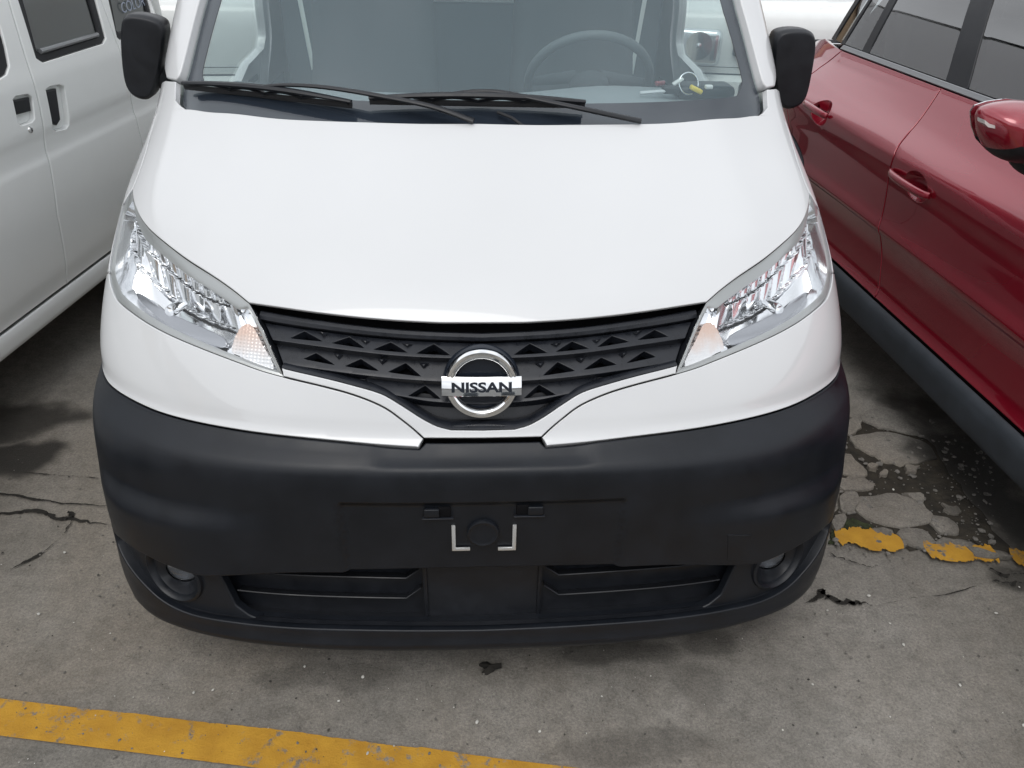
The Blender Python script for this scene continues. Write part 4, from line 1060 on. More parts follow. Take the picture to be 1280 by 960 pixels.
for nm, mt_, n, ar_, a_, b_, sd_ in (('pale_chips', 'pale_chip', 150, (-100, 560, 1400, 1000), .0012, .0052, 11), ('grit', 'grit', 1700, (-100, 560, 1400, 1020), .0009, .0040, 12), ('dark_grit', 'dark_grit', 350, (-100, 560, 1400, 1020), .0009, .0035, 13), ('rubble', 'grit', 480, (1040, 520, 1240, 700), .002, .012, 14)):
    V, Fc = stones(n, ar_, a_, b_, sd_, .004 if nm != 'rubble' else .008); o = mk(nm, V, Fc, mt_, None, 0); tag(o, {'pale_chips': 'pale chips of stone scattered on the concrete', 'grit': 'fine grey grit scattered over the concrete', 'dark_grit': 'dark grit and dirt crumbs on the concrete', 'rubble': 'crumbled rubble around broken paving beside the red car'}[nm], 'gravel', kind='stuff')
c = atz(612, 836, 0)
V = []; Fc = []
for i in range(14):
    t_ = i/14*2*math.pi; rr_ = .016*(1+.45*math.sin(3*t_+1)+.25*math.sin(5*t_)); V.append((c[0]+rr_*math.cos(t_)*1.3, c[1]+rr_*math.sin(t_)*.9, .004+.006*abs(math.sin(2*t_))))
V.append((c[0], c[1], .014)); Fc = [(i, (i+1) % 14, 14) for i in range(14)]
for i in range(14): V.append((V[i][0], V[i][1], .0005))
Fc += [(i, 15+i, 15+(i+1) % 14, (i+1) % 14) for i in range(14)]
tag(mk('dead_leaf', V, Fc, 'crack_dirt', None, 60), 'small dark crumpled scrap on the concrete below the black bumper', 'leaf')

# ================================================================== SILVER-WHITE MINIVAN on the left
LA = math.radians(7); la = np.array([math.sin(LA), math.cos(LA), 0]); ln_ = np.array([math.cos(LA), -math.sin(LA), 0]); LO = np.array([-1.52, 1.3, 0])
LPZ = np.array([.20, .235, .262, .30, .306, .316, .40, .55, .70, .755, .79, .825, .87, 1.00, 1.06, 1.10, 1.25, 1.50, 1.72, 1.80])
LPD = np.array([-.05, -.012, .002, .004, -.006, -.010, .006, .020, .026, .025, .019, .020, .026, .022, .012, .006, -.020, -.075, -.13, -.16])
_lp = pchip(LPZ, LPD)
def LSf(width=0.0, flip=1):
    def g(s, z):
        s = np.asarray(s, float); z = np.asarray(z, float); s, z = np.broadcast_arrays(s, z)
        sh = -.10*np.clip((s-1.15)/.30, 0, 1)**2.5-.22*np.clip((-1.45-s)/.55, 0, 1)**2.2      # plan curve at tail and nose
        d = _lp(z)+sh
        if flip < 0: d = -width-d
        return LO+la*s[..., None]+ln_*d[..., None]+np.array([0, 0, 1.])*z[..., None]
    return g
LW = 1.46
LS, LS2 = LSf(), LSf(LW, -1)
def sgn_of(sf, want, a, b):
    n = normals(sf, np.array([float(a)]), np.array([float(b)]), 1)[0]; return 1 if n@want > 0 else -1
lsg, lsg2 = sgn_of(LS, ln_, 0, .6), sgn_of(LS2, -ln_, 0, .6)
def Lp(px, py):
    d = ray(px, py); off = .02
    for _ in range(5):
        t = ((LO+ln_*off-CAM)@ln_)/(d@ln_); p_ = CAM+d*t; off = float(_lp(np.array([p_[2]]))[0])
    return ((p_-LO)@la, p_[2])
mini = empty('minivan', tuple(LO+la*(-.3)-ln_*LW/2)); tag(mini, 'pale grey-white minivan with recessed black door handles, standing beside the white delivery van', 'van')
def LPn(name, sf, sg, outer, mat, parent=None, **k): o = panel(name, sf, sg, outer, mat, None, **k); par(o, parent or mini); return o
LM = 'old_white_paint'
gapl = [Lp(*q) for q in ((11, 0), (26, 50.6), (41, 97.5), (50.6, 135), (55, 160), (58, 190), (72, 269), (81, 326))]
gap_top = [(.375, 1.72), (.372, 1.5)]
gapl[-1] = (gapl[-1][0], .318)
doorgap = gap_top+gapl
wtop_z = 1.66
w1 = [Lp(*q) for q in ((24, 0), (46, 72), (54, 77), (129, 53.5), (132.5, 47), (120, 0))]
w1 = [(w1[0][0]-.012, wtop_z), w1[0], w1[1], w1[2], w1[3], w1[4], w1[5], (w1[5][0]-.02, wtop_z)]
w2 = [Lp(*q) for q in ((136.5, 0), (147, 46), (150, 49), (194, 33), (196, 28), (190, 0))]
w2 = [(w2[0][0]-.005, wtop_z)]+w2+[(w2[-1][0]-.03, wtop_z)]
w0 = [Lp(*q) for q in ((0, 33), (7, 58), (11.5, 82), (8, 92), (0, 97))]
w0 = [(w0[0][0]-.01, 1.3), (.29, wtop_z)][::-1]+w0+[(-.62, 1.045), (-.86, 1.10), (-.55, wtop_z)]
w0 = [w0[0], w0[1]]+w0[2:]
rearg = [(.93, .318), (.90, .7), (.905, 1.0), (.905, 1.72)]
rarch = [(.62+0, 0)]
def archL(s0, r, a0, a1, n=16): return [(s0-r*math.cos(t), .28+r*math.sin(t)) for t in np.radians(np.linspace(a0, a1, n))]
for sf, sg, det in ((LS, lsg, True), (LS2, lsg2, False)):
    # sliding door
    od = doorgap+[(q[0], q[1]) for q in rearg]
    hs_ = [Lp(*q) for q in ((58.5, 113), (63, 109.5), (75, 107), (80, 109), (86, 156), (83, 160), (70, 163), (67, 160))]
    hf = [Lp(*q) for q in ((17.5, 125), (21, 121.5), (36, 119), (40, 121.5), (43, 148), (40, 151.5), (27, 156), (24, 153.5))]
    sd_ = LPn('sliding_door', sf, sg, np.array(od), LM, holes=[np.array(w1)]+([np.array(hs_)] if det else []), th=.03, hth=.02, res=.022, bev=.004, inset=.0025)
    fdo = [(q[0], q[1]) for q in doorgap]+[(-.75, .318), (-.86, .7), (-.92, 1.06), (-.60, 1.72)]
    fd_ = LPn('front_door', sf, sg, np.array(fdo), LM, holes=[np.array(w0)]+([np.array(hf)] if det else []), th=.03, hth=.02, res=.022, bev=.004, inset=.0025)
    rq = [(q[0], q[1]) for q in rearg[::-1]]+[(1.20, .318), (1.40, .33), (1.44, .8), (1.44, 1.1), (1.41, 1.72)]
    qp = LPn('rear_quarter', sf, sg, np.array(rq), LM, holes=[np.array(w2)], th=.03, hth=.02, res=.022, bev=.004, inset=.0025)
    ft = [(-.75, .318), (-.86, .7), (-.92, 1.06), (-1.0, 1.10), (-1.5, .98), (-1.98, .9), (-1.99, .318)]+[q for q in archL(-1.45, .32, 8, 172)]
    LPn('nose_side', sf, sg, np.array(ft), LM, th=.03, res=.04, bev=.004)
    for nm, wn, dr in (('door_window', w1, sd_), ('quarter_window', w2, qp), ('door_window', w0, fd_)):
        wn = np.array(wn); c_ = wn.mean(0)
        g_ = LPn(nm, offs(sf, sg, -.016), sg, wn, 'minivan_glass', th=.004, res=.06, bev=.0005, inset=-.004); g_.parent = dr
        inn_ = wn+0
        d_ = (c_-wn); d_ = d_/np.linalg.norm(d_, axis=1, keepdims=True)
        inn_ = wn+d_*.030
        o = LPn('window_rubber', offs(sf, sg, -.006), sg, wn, 'rubber', holes=[inn_], th=.016, res=.03, bev=.004, inset=-.001, hinset=0); o.parent = dr
    if det:
        # lower channel of the sliding window
        b0_, b1_ = np.array(w1[3]), np.array(w1[4])
        ch = [sf(*(b0_+(b1_-b0_)*t+np.array([0, .030]))) for t in np.linspace(.03, .97, 8)]
        par(tube('window_channel', [Vector(v)-Vector(ln_)*.004 for v in ch], .008, 'trim_grey', None, 8), sd_)
        # handles
        for nm, L_, dr, pads in (('door_handle', hf, fd_, [(18, 126), (38.5, 121.5), (41, 139), (22, 144)]), ('sliding_door_handle', hs_, sd_, [(59, 114), (72, 110.5), (77.5, 150), (73, 157.5), (66, 152)])):
            bk = LPn('handle_recess', offs(sf, sg, -.018), sg, np.array(L_), LM, th=.003, res=.02, bev=.0005, inset=-.002); bk.parent = dr
            pd = LPn(nm, offs(sf, sg, -.004), sg, np.array([Lp(*q) for q in pads]), 'black_plastic', th=.013, res=.012, bev=.005, inset=0); pd.parent = dr
        kc = Lp(37.5, 162); kp = Vector(sf(*kc))
        par(lathe('key_lock', [(0, .006), (.006, .006), (.010, .004), (.0115, 0), (.0115, -.004)], kp, Vector(ln_), 'chrome', None, 20), fd_)
        par(bbox('key_slot', kp+Vector(ln_)*.006, (.002, .003, .010), 'dark_void', None, 0, frame(ln_)), fd_)
        # lettering on the rear quarter glass
        ta, tb = Vector(LS(*Lp(152, 12))), Vector(LS(*Lp(188, 1)))
        tx = (tb-ta).normalized(); tn = Vector(ln_); ty = tn.cross(tx); mt = Matrix((tx, ty, tn)).transposed().to_4x4(); mt.translation = (ta+tb)/2-tn*.008
        me_t = text_mesh('window_lettering', 'COLOR', (tb-ta).length*.22, .0004, 'sticker', mt, None, 1.15); par(me_t, qp)
    # sill
    sl_ = [(s_, z_) for s_ in (-1.12, 1.2) for z_ in (0,)]
    LPn('sill', sf, sg, np.array([(-1.10, .235), (1.25, .235), (1.25, .312), (-1.10, .312)]), LM, th=.03, res=.03, bev=.006, inset=0)
def LW_(s, d, z): return LO+la*s-ln_*d+np.array([0, 0, z])
secs = []
for t in np.linspace(0, 1, 21):
    rise = .10*(1-(2*t-1)**4); e = abs(2*t-1)
    secs.append([LW_(s_, .13+(LW-.26)*t, 1.705+rise*(1-max(0, (-.55-s_)/.2))) for s_ in (-.62, -.5, -.2, .5, 1.2, 1.40)])
par(loft('roof', secs, LM, None), mini)
# nose and windscreen, tail
nose = [(-1.96, .24), (-2.02, .35), (-2.03, .60), (-2.00, .85), (-1.93, 1.0)]
def across(prof, d0, d1, bulge, n=17): return [[LW_(s_+bulge*(abs(2*t-1)**2.5), d0+(d1-d0)*t, z_) for t in np.linspace(0, 1, n)] for s_, z_ in prof]
par(loft('nose_panel', across([(s_-.06, z_) for s_, z_ in nose], .10, LW-.10, .10), LM, None), mini)
par(loft('scuttle', across([(-1.99, 1.0), (-1.80, 1.07), (-1.70, 1.09)], .10, LW-.10, .10), LM, None), mini)
par(loft('windscreen', across([(-1.70, 1.09), (-1.2, 1.42), (-.74, 1.69)], .10, LW-.10, .12), 'side_glass', None), mini)
par(loft('nose_bumper', across([(-2.08, .22), (-2.12, .30), (-2.12, .45), (-2.08, .50)], .07, LW-.07, .12), 'bumper_plastic', None), mini)
for d in (.28, LW-.28):
    par(lathe('headlight', [(0, .02), (.07, .016), (.11, 0), (.115, -.02)], LW_(-2.06, d, .72), -la, 'lens_clear', None, 32), mini)
    par(lathe('headlight_bowl', [(.11, -.004), (.08, -.03), (0, -.045)], LW_(-2.06, d, .72), -la, 'reflector_chrome', None, 32), mini)
for sx_ in (.10, LW-.10):   # front pillars
    par(tube('windscreen_pillar', [Vector(LW_(-1.56, sx_, 1.09)), Vector(LW_(-1.06, sx_+(.02 if sx_ < .5 else -.02), 1.42)), Vector(LW_(-.60, sx_+(.05 if sx_ < .5 else -.05), 1.70))], .035, LM, None, 12), mini)
tail = [(1.40, .26), (1.45, .5), (1.46, .9), (1.43, 1.3), (1.38, 1.72)]
par(loft('tail_panel', across([(s_, z_) for s_, z_ in tail], .03, LW-.03, -.04), LM, None), mini)
par(prism('floor_pan', [(-1.9, .04), (1.38, .04), (1.38, LW-.04), (-1.9, LW-.04)], Vector(LO)+Vector((0, 0, .24)), Vector(la), Vector(-ln_), Vector((0, 0, 1)), .10, 'dark_void', None), mini)
for s_, d in ((-.55, .38), (-.55, LW-.38), (.35, .40), (.35, LW-.40)):
    rm = frame(la)
    st_ = par(bbox('seat', LW_(s_+.10, d, .98), (.46, .14, .62), 'interior_grey', None, .05, rm @ Matrix.Rotation(-.2, 3, 'X'), 3), mini)
    par(bbox('seat_cushion', LW_(s_-.18, d, .70), (.48, .50, .16), 'interior_grey', None, .05, rm, 3), st_)
def wheel_dir(root, ctr, r, wdt, axis):
    t = lathe('wheel', [(r*.62, -wdt/2), (r*.80, -wdt/2-.004), (r*.94, -wdt/2+.004), (r*.99, -wdt/2+.02), (r, -wdt*.2), (r, wdt*.2), (r*.99, wdt/2-.02), (r*.94, wdt/2-.004), (r*.80, wdt/2+.004), (r*.62, wdt/2)], ctr, axis, 'tyre', None, 40, closed=True); par(t, root)
    par(lathe('rim', [(r*.66, wdt/2-.004), (r*.62, wdt/2-.001), (r*.58, wdt/2-.02), (r*.50, wdt/2-.03), (r*.30, wdt/2-.018), (r*.15, wdt/2-.002), (0, wdt/2)], ctr, axis, 'rim_metal', None, 32), t)
for s_ in (-1.45, .92):
    wheel_dir(mini, LW_(s_, .13, .275), .275, .15, ln_); wheel_dir(mini, LW_(s_, LW-.13, .275), .275, .15, -ln_)

# ================================================================== RED CROSSOVER on the right
RA = math.radians(2.0); ra_ = np.array([-math.sin(RA), math.cos(RA), 0]); rn_ = np.array([-math.cos(RA), -math.sin(RA), 0]); RO_ = np.array([1.43, 1.4, 0])
RPZ = np.array([.16, .19, .215, .24, .31, .345, .355, .40, .50, .565, .59, .64, .74, .825, .848, .87, .93, 1.03, 1.055, 1.075, 1.20, 1.36, 1.46])
RPD = np.array([-.12, -.05, -.012, .004, .010, .002, -.010, -.026, -.024, -.010, .002, -.006, .000, .016, .018, .006, -.055, -.122, -.136, -.144, -.188, -.255, -.33])
_rp = pchip(RPZ, RPD)
def belt(s): return 1.055-.03*np.clip((s+.2)/-1.4, 0, 1)
def RSf(width=0., flip=1):
    def g(s, z):
        s = np.asarray(s, float); z = np.asarray(z, float); s, z = np.broadcast_arrays(s, z)
        crease = .02*(s-.0)       # the shoulder falls towards the front
        sh = -.30*np.clip((s-.75)/.80, 0, 1)**2.6-.26*np.clip((-1.9-s)/.8, 0, 1)**2.4
        hip = .018*np.exp(-((s-.95)/.45)**2)*np.clip((z-.55)/.2, 0, 1)*np.clip((1.0-z)/.15, 0, 1)
        d = _rp(np.clip(z-crease*np.clip((z-.45)/.3, 0, 1)*np.clip((1.0-z)/.12, 0, 1), .16, 1.46))+sh+hip
        if flip < 0: d = -width-d
        return RO_+ra_*s[..., None]+rn_*d[..., None]+np.array([0, 0, 1.])*z[..., None]
    return g
RW = 1.76
RS, RS2 = RSf(), RSf(RW, -1)
rsg, rsg2 = sgn_of(RS, rn_, 0, .6), sgn_of(RS2, -rn_, 0, .6)
_su, _sz = np.meshgrid(np.linspace(-1.6, 1.8, 341), np.linspace(.18, 1.46, 257)); _rq = projv(RS(_su, _sz))
def Rp(px, py):
    D = (_rq[..., 0]-px)**2+(_rq[..., 1]-py)**2; i = np.unravel_index(np.argmin(D), D.shape); return (_su[i], _sz[i])
red = empty('crossover_car', tuple(RO_+ra_*(-.3)-rn_*RW/2)); tag(red, 'dark red crossover car with black lower cladding, standing beside the white delivery van', 'car')
def RPn(name, sf, sg, outer, mat, parent=None, **k): o = panel(name, sf, sg, outer, mat, None, **k); par(o, parent or red); return o
zb_ = 1.052; zt_ = 1.355
dg = [Rp(*q) for q in ((1157, 134), (1137, 163), (1119, 194), (1110.5, 224), (1103, 267.5), (1102, 310), (1102.4, 355))]
dg = [(dg[0][0], zb_)]+dg[1:]; dg[-1] = (dg[-1][0], .357)
rg = [Rp(*q) for q in ((1047, 70), (1026, 83))]; rg = [(rg[0][0], zb_), rg[1], (.945, .86), (.86, .722)]
print('RED', dg, rg, Rp(1043, 339), Rp(1280, 542), Rp(1022, 140), Rp(1140, 235))
def archR(s0, r, a0, a1, n=18): return [(s0-r*math.cos(t), .33+r*math.sin(t)) for t in np.radians(np.linspace(a0, a1, n))]
SR, SFW = .93, -1.66
hb1 = [Rp(1009.5, 131), Rp(1034, 145.5)]; hb2 = [Rp(1119, 215), Rp(1161, 243.5)]
def bowl(c, ru, rz): return np.array([(c[0]+ru*math.cos(t), c[1]+rz*math.sin(t)) for t in np.linspace(0, 2*math.pi, 36, endpoint=False)])
bc1 = np.array(Rp(1023, 141)); bc2 = np.array(Rp(1145, 233))
for sf, sg, det in ((RS, rsg, True), (RS2, rsg2, False)):
    fd = dg+[(-1.05, .357), (-1.16, .62), (-1.17, .80), (-1.02, 1.03), (-.95, zb_)]
    rd = dg[::-1]+rg+archR(SR, .375, 72, 14, 8)
    rd = dg[::-1]+rg+archR(SR, .39, 78, 14, 8)+[(SR-.395, .358)]
    fdp = RPn('front_door', sf, sg, np.array(fd), 'red_paint', holes=[bowl(bc2, .072, .046)] if det else [], th=.03, hth=.004, res=.02, bev=.003, inset=.0022, hinset=0)
    rdp = RPn('rear_door', sf, sg, np.array(rd), 'red_paint', holes=[bowl(bc1, .072, .046)] if det else [], th=.03, hth=.004, res=.02, bev=.003, inset=.0022, hinset=0)
    q = [rg[0], rg[1], rg[2], rg[3]]+archR(SR, .39, 82, 166, 14)+[(1.42, .36), (1.52, .62), (1.53, .85), (1.42, 1.0), (1.10, zb_+.01)]
    RPn('rear_wing', sf, sg, np.array(q), 'red_paint', th=.03, res=.03, bev=.003, inset=.0022)
    q = [(-1.05, .357), (-1.16, .62), (-1.17, .80), (-1.02, 1.03)]+[(-1.3, .985), (-1.9, .93), (-2.40, .86), (-2.52, .6), (-2.52, .36)]+archR(SFW, .39, 14, 166, 16)
    RPn('front_wing', sf, sg, np.array(q), 'red_paint', th=.03, res=.035, bev=.003, inset=.0022)
    # cladding
    cl_ = [(SR-.36, .235), (SFW+.38, .235)]+[(s_, z_) for s_, z_ in archR(SFW, .33, 166, 14, 4)[:0]]+[(SFW+.385, .37), (SFW+.44, .353), (-.4, .353), (.42, .353), (.51, .372)]+archR(SR, .385, 14, 166, 16)+[(1.42, .357), (1.50, .35), (1.46, .225), (SR+.33, .235)]+archR(SR, .335, 170, 10, 16)
    RPn('cladding', offs(sf, sg, .004), sg, np.array(cl_), 'cladding', th=.04, res=.03, bev=.006, inset=0)
    cf = archR(SFW, .385, 8, 172, 16)+archR(SFW, .335, 172, 8, 16)
    RPn('arch_cladding', offs(sf, sg, .004), sg, np.array(cf), 'cladding', th=.04, res=.03, bev=.006, inset=0)
    # belt trim and windows
    bt_ = [(rg[0][0]+.02, zb_+.001), (-.2, zb_+.001), (-.95, zb_+.001), (-.97, zb_+.017), (-.2, zb_+.019), (rg[0][0]+.01, zb_+.019)]
    RPn('belt_trim', offs(sf, sg, .004), sg, np.array(bt_), 'trim_grey', th=.012, res=.03, bev=.003, inset=0)
    g0 = zb_+.021
    bp0, bp1 = Rp(1160, 128), Rp(1206, 10); bq0, bq1 = Rp(1184, 140), Rp(1229, 14)
    c0_, c1_ = Rp(1080, 72), Rp(1116, 5)
    rw = [(bp0[0]+.004, g0), (bp1[0]+.03, zt_), (c1_[0], zt_-.005), (c0_[0]-.01, g0)]
    fw = [(bq0[0]-.004, g0), (bq1[0]+.015, zt_), (-.35, zt_-.005), (-.93, g0)]
    d0_, d1_ = Rp(1050, 66), Rp(1099, 4)
    qw = [(c0_[0]+.045, g0), (c1_[0]+.05, zt_-.01), (d1_[0]+.06, zt_-.02), (d0_[0]+.02, g0)]
    aw = [(d0_[0]+.045, g0), (d1_[0]+.085, zt_-.03), (d1_[0]+.16, zt_-.05), (d0_[0]+.13, g0+.004)]
    for nm, wn, dr in (('rear_window', rw, rdp), ('front_window', fw, fdp), ('quarter_window', qw, rdp), ('tail_window', aw, rdp)):
        o = RPn(nm, offs(sf, sg, -.004), sg, np.array(wn), 'tinted_glass', th=.004, res=.05, bev=.001, inset=-.003); o.parent = dr
    pfo = [(-1.02, g0-.002), (-.36, zt_+.022), (.2, zt_+.026), (c1_[0]+.1, zt_+.01), (d1_[0]+.20, zt_-.035), (d0_[0]+.17, g0-.002)]
    o = RPn('window_frame', sf, sg, np.array(pfo), 'black_plastic', holes=[np.array(x_) for x_ in (rw, fw, qw, aw)], th=.03, res=.04, bev=.003, inset=0, hinset=0)
    if det:
        for hb_, bc_, dr in ((hb1, bc1, rdp), (hb2, bc2, fdp)):
            def dish(s_, z_, bc_=bc_): return -.002-.042*np.clip(1-((s_-bc_[0])/.072)**2-((z_-bc_[1])/.046)**2, 0, 1)**.7
            o = RPn('handle_dish', offs(sf, sg, dish), sg, bowl(bc_, .072, .046), 'red_paint', th=.003, res=.006, bev=.0005, inset=-.003); o.parent = dr
            a_, b_ = hb_; a_ = np.array(a_); b_ = np.array(b_)
            hp = [Vector(offs(sf, sg, h_)(*(a_+(b_-a_)*t))) for t, h_ in ((-.06, .006), (.04, .016), (.3, .022), (.7, .022), (.96, .016), (1.06, .006))]
            hp = [Vector(v) for v in catmull([tuple(v) for v in hp], 5)]
            n_ = len(hp); par(tube('door_handle', hp, [.011+.003*math.sin(math.pi*i/(n_-1)) for i in range(n_)], 'red_paint', None, 14, .75), dr)
            if dr is fdp: par(lathe('key_cylinder', [(0, .004), (.008, .004), (.010, 0)], Vector(offs(sf, sg, -.012)(bc_[0]-.015, bc_[1]-.022)), Vector(rn_), 'chrome', None, 20), dr)
def RW_(s, d, z): return RO_+ra_*s-rn_*d+np.array([0, 0, z])
def acrossR(prof, n=19): return [[RW_(s_+bg*(abs(2*t-1)**2.6), dd+(RW-2*dd)*t, z_+cr*(1-(2*t-1)**2)) for t in np.linspace(0, 1, n)] for s_, z_, dd, bg, cr in prof]
par(loft('roof', acrossR([(-.30, 1.372, .27, .12, .05), (.1, 1.375, .25, .05, .085), (.45, 1.368, .26, 0, .085), (.75, 1.35, .28, -.03, .07), (.95, 1.32, .32, -.10, .05)]), 'red_paint', None), red)
par(loft('windscreen', acrossR([(-1.20, 1.03, .14, .30, .03), (-.75, 1.22, .19, .20, .04), (-.30, 1.37, .27, .12, .05)]), 'tinted_glass', None), red)
par(loft('bonnet', acrossR([(-1.20, 1.03, .12, .30, .0), (-1.6, .98, .06, .22, .03), (-2.3, .88, .05, .2, .03), (-2.56, .80, .06, .2, .01)]), 'red_paint', None), red)
par(loft('front_panel', acrossR([(-2.56, .80, .06, .2, .01), (-2.66, .70, .08, .25, 0), (-2.70, .45, .08, .28, 0), (-2.64, .25, .08, .28, 0)]), 'red_paint', None), red)
par(loft('front_grille', acrossR([(-2.69, .68, .45, .1, 0), (-2.73, .55, .40, .1, 0), (-2.72, .45, .50, .1, 0)]), 'black_plastic', None), red)
par(loft('tail_gate', acrossR([(.95, 1.32, .32, -.10, .05), (1.22, 1.06, .28, -.12, 0), (1.49, .88, .24, -.2, 0), (1.55, .5, .22, -.2, 0), (1.47, .28, .22, -.2, 0)]), 'red_paint', None), red)
par(loft('tail_glass', acrossR([(.99, 1.31, .40, -.08, .04), (1.23, 1.08, .38, -.08, 0)]), 'tinted_glass', None), red)
par(prism('floor_pan', [(-2.5, .12), (1.20, .16), (1.20, RW-.16), (-2.5, RW-.12)], Vector(RO_)+Vector((0, 0, .24)), Vector(ra_), Vector(-rn_), Vector((0, 0, 1)), .12, 'dark_void', None), red)
par(prism('cabin_tub', [(-1.1, .16), (.95, .24), (.95, RW-.24), (-1.1, RW-.16)], Vector(RO_)+Vector((0, 0, .36)), Vector(ra_), Vector(-rn_), Vector((0, 0, 1)), .45, 'interior_grey', None), red)
for s_, d in ((.12, .50), (.12, RW-.50), (.72, .52), (.72, RW-.52)):
    rm = frame(ra_)
    st_ = par(bbox('seat', LW_(0, 0, 0)*0+RW_(s_, d, 1.0), (.48, .14, .52), 'interior_grey', None, .05, rm @ Matrix.Rotation(-.25, 3, 'X'), 3), red)
    par(bbox('headrest', RW_(s_+.10, d, 1.28), (.26, .09, .15), 'interior_grey', None, .035, rm, 3), st_)
for s_ in (SFW, SR):
    wheel_dir(red, RW_(s_, .11, .325), .325, .20, rn_); wheel_dir(red, RW_(s_, RW-.11, .325), .325, .20, -rn_)
# door mirror
mo = [(1221.5, 143), (1228, 134), (1246, 128), (1275, 124), (1310, 128), (1322, 146), (1322, 176), (1312, 200), (1285, 206), (1246, 201), (1230, 184), (1223, 165)]
mx_ = 1.27
fce = [Vector(aty(px, py, .66)) for px, py in mo]; mc = sum(fce, Vector())/len(fce)
sx = [[v+(mc-v)*.55+Vector((0, -.085, -.0)) for v in fce], [v+(mc-v)*.22+Vector((0, -.06, 0)) for v in fce], [v+(mc-v)*.04+Vector((0, -.02, 0)) for v in fce], [v.copy() for v in fce], [v+(mc-v)*.06+Vector((0, .05, 0)) for v in fce]]
V = [p_ for s_ in sx for p_ in s_]; n = len(fce); Fc = [(i*n+j, i*n+(j+1) % n, (i+1)*n+(j+1) % n, (i+1)*n+j) for i in range(4) for j in range(n)]+[tuple(range(n)), tuple(4*n+j for j in range(n))]
dm = mk('door_mirror', V, Fc, 'red_paint', None, 60); sd2 = dm.modifiers.new('round', 'SUBSURF'); sd2.levels = 2; sd2.render_levels = 2; par(dm, red)
dm.data.materials.append(MATS['black_plastic'])
for p_ in dm.data.polygons:
    if p_.center.z+red.location.z < mc.z-.030: p_.material_index = 1
foot = Vector(RS(-.80, 1.0))
ap = [mc+Vector((.05, .0, -.05)), mc+Vector((.09, .01, -.085)), foot+Vector((-.02, 0, .0)), foot+Vector((.04, .02, .0))]
par(tube('mirror_foot', [Vector(v) for v in catmull([tuple(v) for v in ap], 6)], .032, 'black_plastic', None, 14, 1.4), dm)
gq = [v+(mc-v)*.14+Vector((0, .052, 0)) for v in fce]
par(mk('mirror_glass', gq+[v+Vector((0, .004, 0)) for v in gq], [tuple(range(n)), tuple(range(2*n-1, n-1, -1))]+[(j, (j+1) % n, n+(j+1) % n, n+j) for j in range(n)], 'chrome', None, 30), dm)
il = [Vector(aty(px, py, .645)) for px, py in ((1221.5, 146), (1228, 151), (1238, 154), (1236, 157), (1226, 155), (1222, 151))]
par(mk('mirror_indicator', [v+Vector((0, -.03, 0)) for v in il]+[v+Vector((.0, .0, 0)) for v in il], [tuple(range(6))]+[(j, (j+1) % 6, 6+(j+1) % 6, 6+j) for j in range(6)], 'clear_texture', None, 30), dm)

